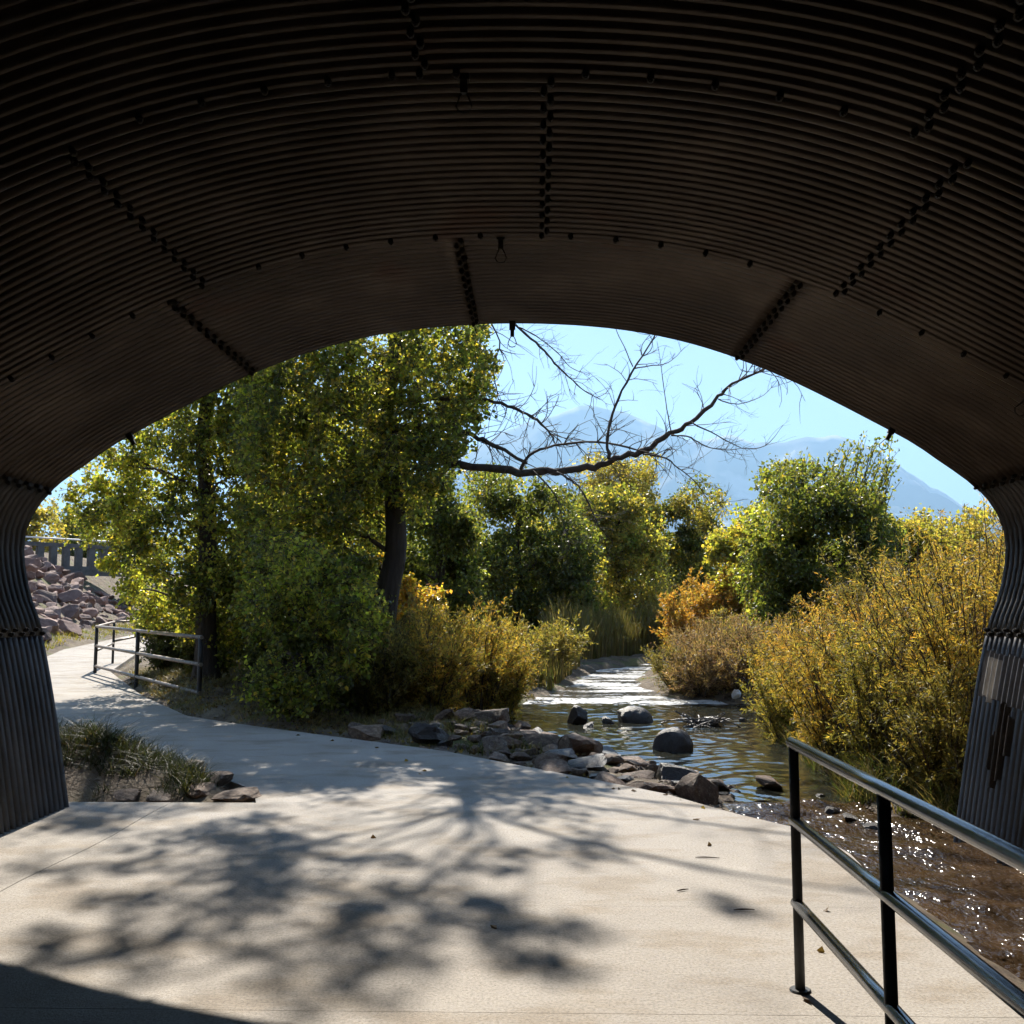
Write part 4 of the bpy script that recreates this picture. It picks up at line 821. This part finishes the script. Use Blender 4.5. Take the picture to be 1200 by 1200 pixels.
# golden willow mass on the right bank
willow('willow_bush', 'golden willow bush nearest the tunnel wall on the right bank', [(4.2, 9.6, 1.0), (4.9, 10.6, 1.1), (4.2, 11.4, 1.05, OLIVE), (5.9, 11.2, 1.1), (3.65, 9.0, 0.5, OLIVE), (3.5, 10.2, 0.62, GOLDGREEN), (3.45, 11.3, 0.62, GOLD)], 44, 2.45, 0.95, GOLD, 0.058, 31, bare=3, lv=42, shoots=10)
willow('willow_bush', 'amber willow bush overhanging the pool, left part of the right bank', [(4.0, 13.0, 0.9, ORANGE), (5.4, 14.2, 1.12), (4.1, 15.0, 0.85), (3.6, 12.2, 0.65), (6.4, 13.6, 1.2), (5.0, 16.2, 1.0, ORANGE), (3.6, 14.2, 0.6, GOLDGREEN), (4.4, 17.6, 0.8)], 42, 2.0, 1.05, GOLD, 0.066, 32, bare=2, lv=38, shoots=10)
willow('willow_bush', 'tall thin golden willow rising behind the bush by the tunnel wall', [(6.6, 13.6, 1.0), (7.4, 14.6, 1.05), (6.0, 15.4, 0.95)], 40, 3.1, 1.0, GOLD, 0.085, 33, bare=8, lv=30)
willow('willow_bush', 'yellow willow bush on the left bank beside the pool', [(-1.55, 15.2, 0.9), (-0.95, 16.2, 1.0), (-2.0, 16.4, 1.0, OLIVE), (-0.75, 17.4, 0.95), (-0.6, 16.7, 0.75)], 46, 1.8, 0.88, GOLD+LIME[1:2], 0.076, 34, lv=34, shoots=10)
willow('willow_bush', 'olive brown willow bush in shade, left of the yellow bank willow', [(-2.3, 14.8, 0.9), (-2.9, 15.6, 1.0)], 44, 1.5, 0.7, OLIVE, 0.08, 35, lv=30, shoots=9)
willow('bank_bush', 'brownish purple bush at the far end of the pool', [(3.3, 20.0, 0.85), (4.0, 20.3, 1.05), (4.7, 20.4, 1.1, BROWN+OLIVE), (3.7, 21.6, 1.1), (5.3, 19.9, 0.9, GOLD), (3.0, 21.0, 0.8, OLIVE), (5.4, 21.0, 1.0), (4.2, 22.4, 1.1)], 44, 1.22, 0.95, BROWN, 0.075, 36, lv=30, shoots=9)
willow('bank_bush', 'bright orange bush in the middle distance under the mountain', [(5.4, 36.0, 1.0), (6.4, 36.5, 1.1), (7.5, 36.4, 0.95), (7.8, 35, 0.8, GOLD), (4.5, 29.8, 0.85), (5.3, 30.2, 1.0), (6.1, 30.4, 0.95, ORANGE+GOLD[:1])], 60, 2.7, 1.0, ORANGE, 0.12, 37, aspect=0.4, lv=24)
willow('bank_bush', 'yellow-green bush right of the orange bush', [(7.6, 30.0, 1.0), (8.4, 28.0, 0.9, GOLD), (6.6, 27.0, 0.8), (7.2, 24.6, 0.8, GOLD), (6.2, 29.5, 0.8, GOLD), (5.2, 27.0, 0.7, OLIVE)], 44, 2.2, 1.0, GOLDGREEN, 0.12, 38, aspect=0.35, lv=24)
willow('bank_bush', 'low yellow-olive bush behind the yellow bank willow', [(0.3, 24.5, 0.8, OLIVE), (-0.6, 22.5, 0.9), (0.6, 28.0, 1.0), (-1.2, 25, 1.0, OLIVE)], 44, 1.3, 0.9, GOLDGREEN, 0.10, 39, aspect=0.35, lv=22)
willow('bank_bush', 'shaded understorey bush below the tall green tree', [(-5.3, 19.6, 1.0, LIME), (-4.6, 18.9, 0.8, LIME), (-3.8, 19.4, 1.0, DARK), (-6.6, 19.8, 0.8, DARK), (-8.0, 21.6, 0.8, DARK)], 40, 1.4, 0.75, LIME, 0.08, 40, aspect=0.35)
willow('bank_bush', 'dark low bush at the foot of the leaning trunk', [(-3.5, 15.8, 0.8), (-2.9, 17.6, 1.0), (-1.6, 18.5, 1.0), (-4.4, 16.6, 0.7)], 40, 1.5, 0.8, DARK, 0.08, 41, aspect=0.4)

# ------------------------------------------------------------------ grasses and reeds (uncountable)
def grass_area(name, label, polyxy, n, h, wd, palette, seed, lean=0.6, cat='grass', hvar=0.4, keep=None):
    rg_ = R_(seed); poly = np.array(polyxy); lo, hi = poly.min(0), poly.max(0); pts = []
    while len(pts) < n:
        q = rg_.uniform(lo, hi, (n*2, 2)); q = q[poly_dist(q[:, 0], q[:, 1], poly) < 0]; pts += list(q)
    q = np.array(pts[:n]); cl_ = np.array([fbm((a*1.6, b*1.6, seed), 3) for a, b in q]); ok = cl_ > -0.25; q = q[ok]; cl_ = cl_[ok]
    base = np.c_[q, ground_h(q[:, 0], q[:, 1])-0.02]; mb = MB()
    blades(mb, base, h*rg_.uniform(1-hvar, 1+hvar, len(q))*(0.75+0.6*cl_), lean*rg_.uniform(0.2, 1.3, len(q)), wd, pal(rg_, len(q), palette), rg_)
    return tag(mb.obj(name, M_grass), label, cat, None, 'stuff')
GG = [((0.06, 0.08, 0.02), 4), ((0.10, 0.11, 0.03), 3), ((0.22, 0.18, 0.08), 2)]
DRY = [((0.26, 0.20, 0.09), 4), ((0.18, 0.15, 0.06), 3), ((0.10, 0.11, 0.03), 2)]
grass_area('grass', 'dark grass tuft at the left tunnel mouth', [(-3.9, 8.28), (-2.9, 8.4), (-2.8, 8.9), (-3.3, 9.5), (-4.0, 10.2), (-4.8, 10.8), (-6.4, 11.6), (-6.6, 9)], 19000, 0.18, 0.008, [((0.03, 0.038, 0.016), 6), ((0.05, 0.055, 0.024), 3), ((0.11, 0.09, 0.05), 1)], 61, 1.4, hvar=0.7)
grass_area('grass', 'dry grass along the path bank below the left trees', [(-1.3, 11.7), (-2.2, 12.6), (-3.6, 13.7), (-5.3, 15.2), (-7.2, 18.4), (-9.8, 23.4), (-8, 24), (-4, 19), (-1.6, 15.2), (-0.9, 13.0)], 22000, 0.15, 0.008, DRY, 62, 1.3, hvar=0.7)
grass_area('grass', 'grass fringing the right bank under the golden willow', [(2.9, 9.5), (3.2, 8.7), (3.6, 8.15), (4.6, 8.4), (4.4, 10.5), (4.2, 15), (3.5, 15.6), (3.2, 12.2)], 14000, 0.34, 0.011, GG+DRY[:1], 63, 0.9)
grass_area('grass', 'sunlit yellow grass strip at the foot of the riprap', [(-14.4, 27), (-17.4, 34), (-20.3, 45), (-21.8, 54), (-19.8, 54), (-18.4, 45), (-16.7, 34), (-14.2, 27.5)], 3000, 0.22, 0.03, [((0.3, 0.26, 0.07), 3), ((0.2, 0.2, 0.05), 2)], 64, 0.7)
grass_area('reeds', 'olive cattail reeds lining the far bend of the creek', [(0.6, 30.2), (1.8, 31.5), (4.2, 36.2), (6.5, 38.5), (4, 40), (0.2, 34.5)], 9000, 1.55, 0.035, [((0.13, 0.12, 0.04), 3), ((0.19, 0.16, 0.06), 3), ((0.25, 0.2, 0.09), 1)], 65, 0.25, 'reeds', 0.2)
grass_area('reeds', 'tawny reeds on the left bank before the far bend', [(-0.8, 22), (0.3, 21.4), (0.5, 23), (1.3, 29), (0.4, 30), (-0.8, 25)], 4000, 0.8, 0.025, DRY, 66, 0.3, 'reeds', 0.3)
grass_area('grass', 'weeds among the rocks on the left creek bank', [(-2.1, 12.6), (-0.9, 11.6), (-0.2, 10.9), (0.2, 11.6), (-0.6, 13.6), (-1.6, 14.4)], 1800, 0.16, 0.010, GG+DRY[:1], 67, 0.9)

def litter(name, label, x0, x1, y0, y1, n, seed, test):
    rg_ = R_(seed); x = rg_.uniform(x0, x1, n); y = rg_.uniform(y0, y1, n); ok = test(x, y); x, y = x[ok], y[ok]; pd = poly_dist(x, y, PATHPOLY); z = np.where(pd < 0, path_z(y)+0.004, ground_h(x, y)+0.02); m = len(x)
    mb = MB(); leaves(mb, np.c_[x, y, z], np.c_[rg_.normal(size=(m, 2)), np.abs(rg_.normal(size=m))*0.15], rg_.uniform(0.035, 0.07, m), rg_.uniform(0.025, 0.05, m), pal(rg_, m, [((0.16, 0.11, 0.05), 4), ((0.28, 0.2, 0.06), 2), ((0.08, 0.055, 0.03), 3)]), rg_)
    return tag(mb.obj(name, M_grass), label, 'leaf litter', None, 'stuff')
litter('leaf_litter', 'fallen leaves scattered over the bank under the left trees', -10, 0.5, 9, 22, 14000, 71, lambda x, y: (poly_dist(x, y, PATHPOLY) > 0) & (poly_dist(x, y, CREEK) > 0.3))
litter('leaf_litter', 'few fallen leaves and bits on the concrete path', -8, 1.9, 3.5, 17, 420, 72, lambda x, y: (poly_dist(x, y, PATHPOLY) < -0.03) & ((np.random.RandomState(5).rand(len(x)) < 0.10) | (poly_dist(x, y, PATHPOLY) > -0.35)) & (x > -3.6+0*y))
# ------------------------------------------------------------------ parapet and sign on the embankment
par = empty('concrete_parapet', (-24, 50, 4.0), 'grey concrete post parapet with a thin rail above the riprap', 'parapet')
A = P(14, 662, 51.0); B = P(175, 668, 57.0); A[2] = 3.95; B[2] = 3.95
def boxbar(mb, a, b, wd, z0, z1):
    a = np.array(a, float); b = np.array(b, float); d = norm(np.array((b[0]-a[0], b[1]-a[1], 0))); s = np.array((-d[1], d[0], 0))*wd/2; V = []
    for p_ in (a, b):
        for z in (z0, z1): V += [[*(p_+s)[:2], z], [*(p_-s)[:2], z]]
    mb.add(V, [(0, 1, 3, 2), (4, 6, 7, 5), (0, 2, 6, 4), (1, 5, 7, 3), (2, 3, 7, 6), (0, 4, 5, 1)])
n = 11; d = (B-A)/n
for k in range(n+1):
    p_ = A+d*k; mb = MB(); u = norm(d)*0.17; boxbar(mb, p_-u, p_+u, 0.3, 3.7, 5.12); mb.obj('post', M_parapet, par)
mb = MB(); boxbar(mb, A-norm(d)*.4, B+norm(d)*.4, 0.34, 5.12, 5.32); mb.obj('top_beam', M_parapet, par)
mb = MB(); boxbar(mb, A-norm(d)*.4, B+norm(d)*.4, 0.34, 3.6, 4.1); mb.obj('base_beam', M_parapet, par)
pipe('rail', A+[0, 0, 1.62], B+[0, 0, 1.62], 0.045, M_white, par, 8, 0.4)
for k in range(0, n+1, 3):
    p_ = A+d*k; pipe('rail_stanchion', (p_[0], p_[1], 5.3), (p_[0], p_[1], 5.57), 0.03, M_rail_far, par, 6)
sg = P(126, 613, 60); sign = empty('road_sign', (sg[0], sg[1], 4.0), 'small white sign above the parapet, seen through the leaves', 'sign')
mb = MB(); boxbar(mb, sg-[0.2, 0, 0], sg+[0.2, 0, 0], 0.02, sg[2]-0.33, sg[2]+0.33); mb.obj('panel', M_white, sign)
pipe('post', (sg[0], sg[1]+0.04, 3.6), (sg[0], sg[1]+0.04, sg[2]+0.3), 0.03, M_rail_far, sign, 8)

# ------------------------------------------------------------------ haze
if HAZE:
    m, t, N, out, L = nodes('haze_air'); pv = N('ShaderNodeVolumePrincipled')
    pv.inputs['Color'].default_value = (0.40, 0.67, 1.0, 1); pv.inputs['Density'].default_value = 1.0e-4; pv.inputs['Anisotropy'].default_value = 0.2
    L(pv.outputs[0], out.inputs['Volume'])
    bm = bmesh.new(); bmesh.ops.create_cube(bm, size=1.0); me = bpy.data.meshes.new('haze'); bm.to_mesh(me); bm.free()
    hz = link('haze', me, m); hz.scale = (37000, 40000, 2900); hz.location = (0, 0, 2900/2-120); tag(hz, 'thin blue air haze', 'haze', None, 'stuff')
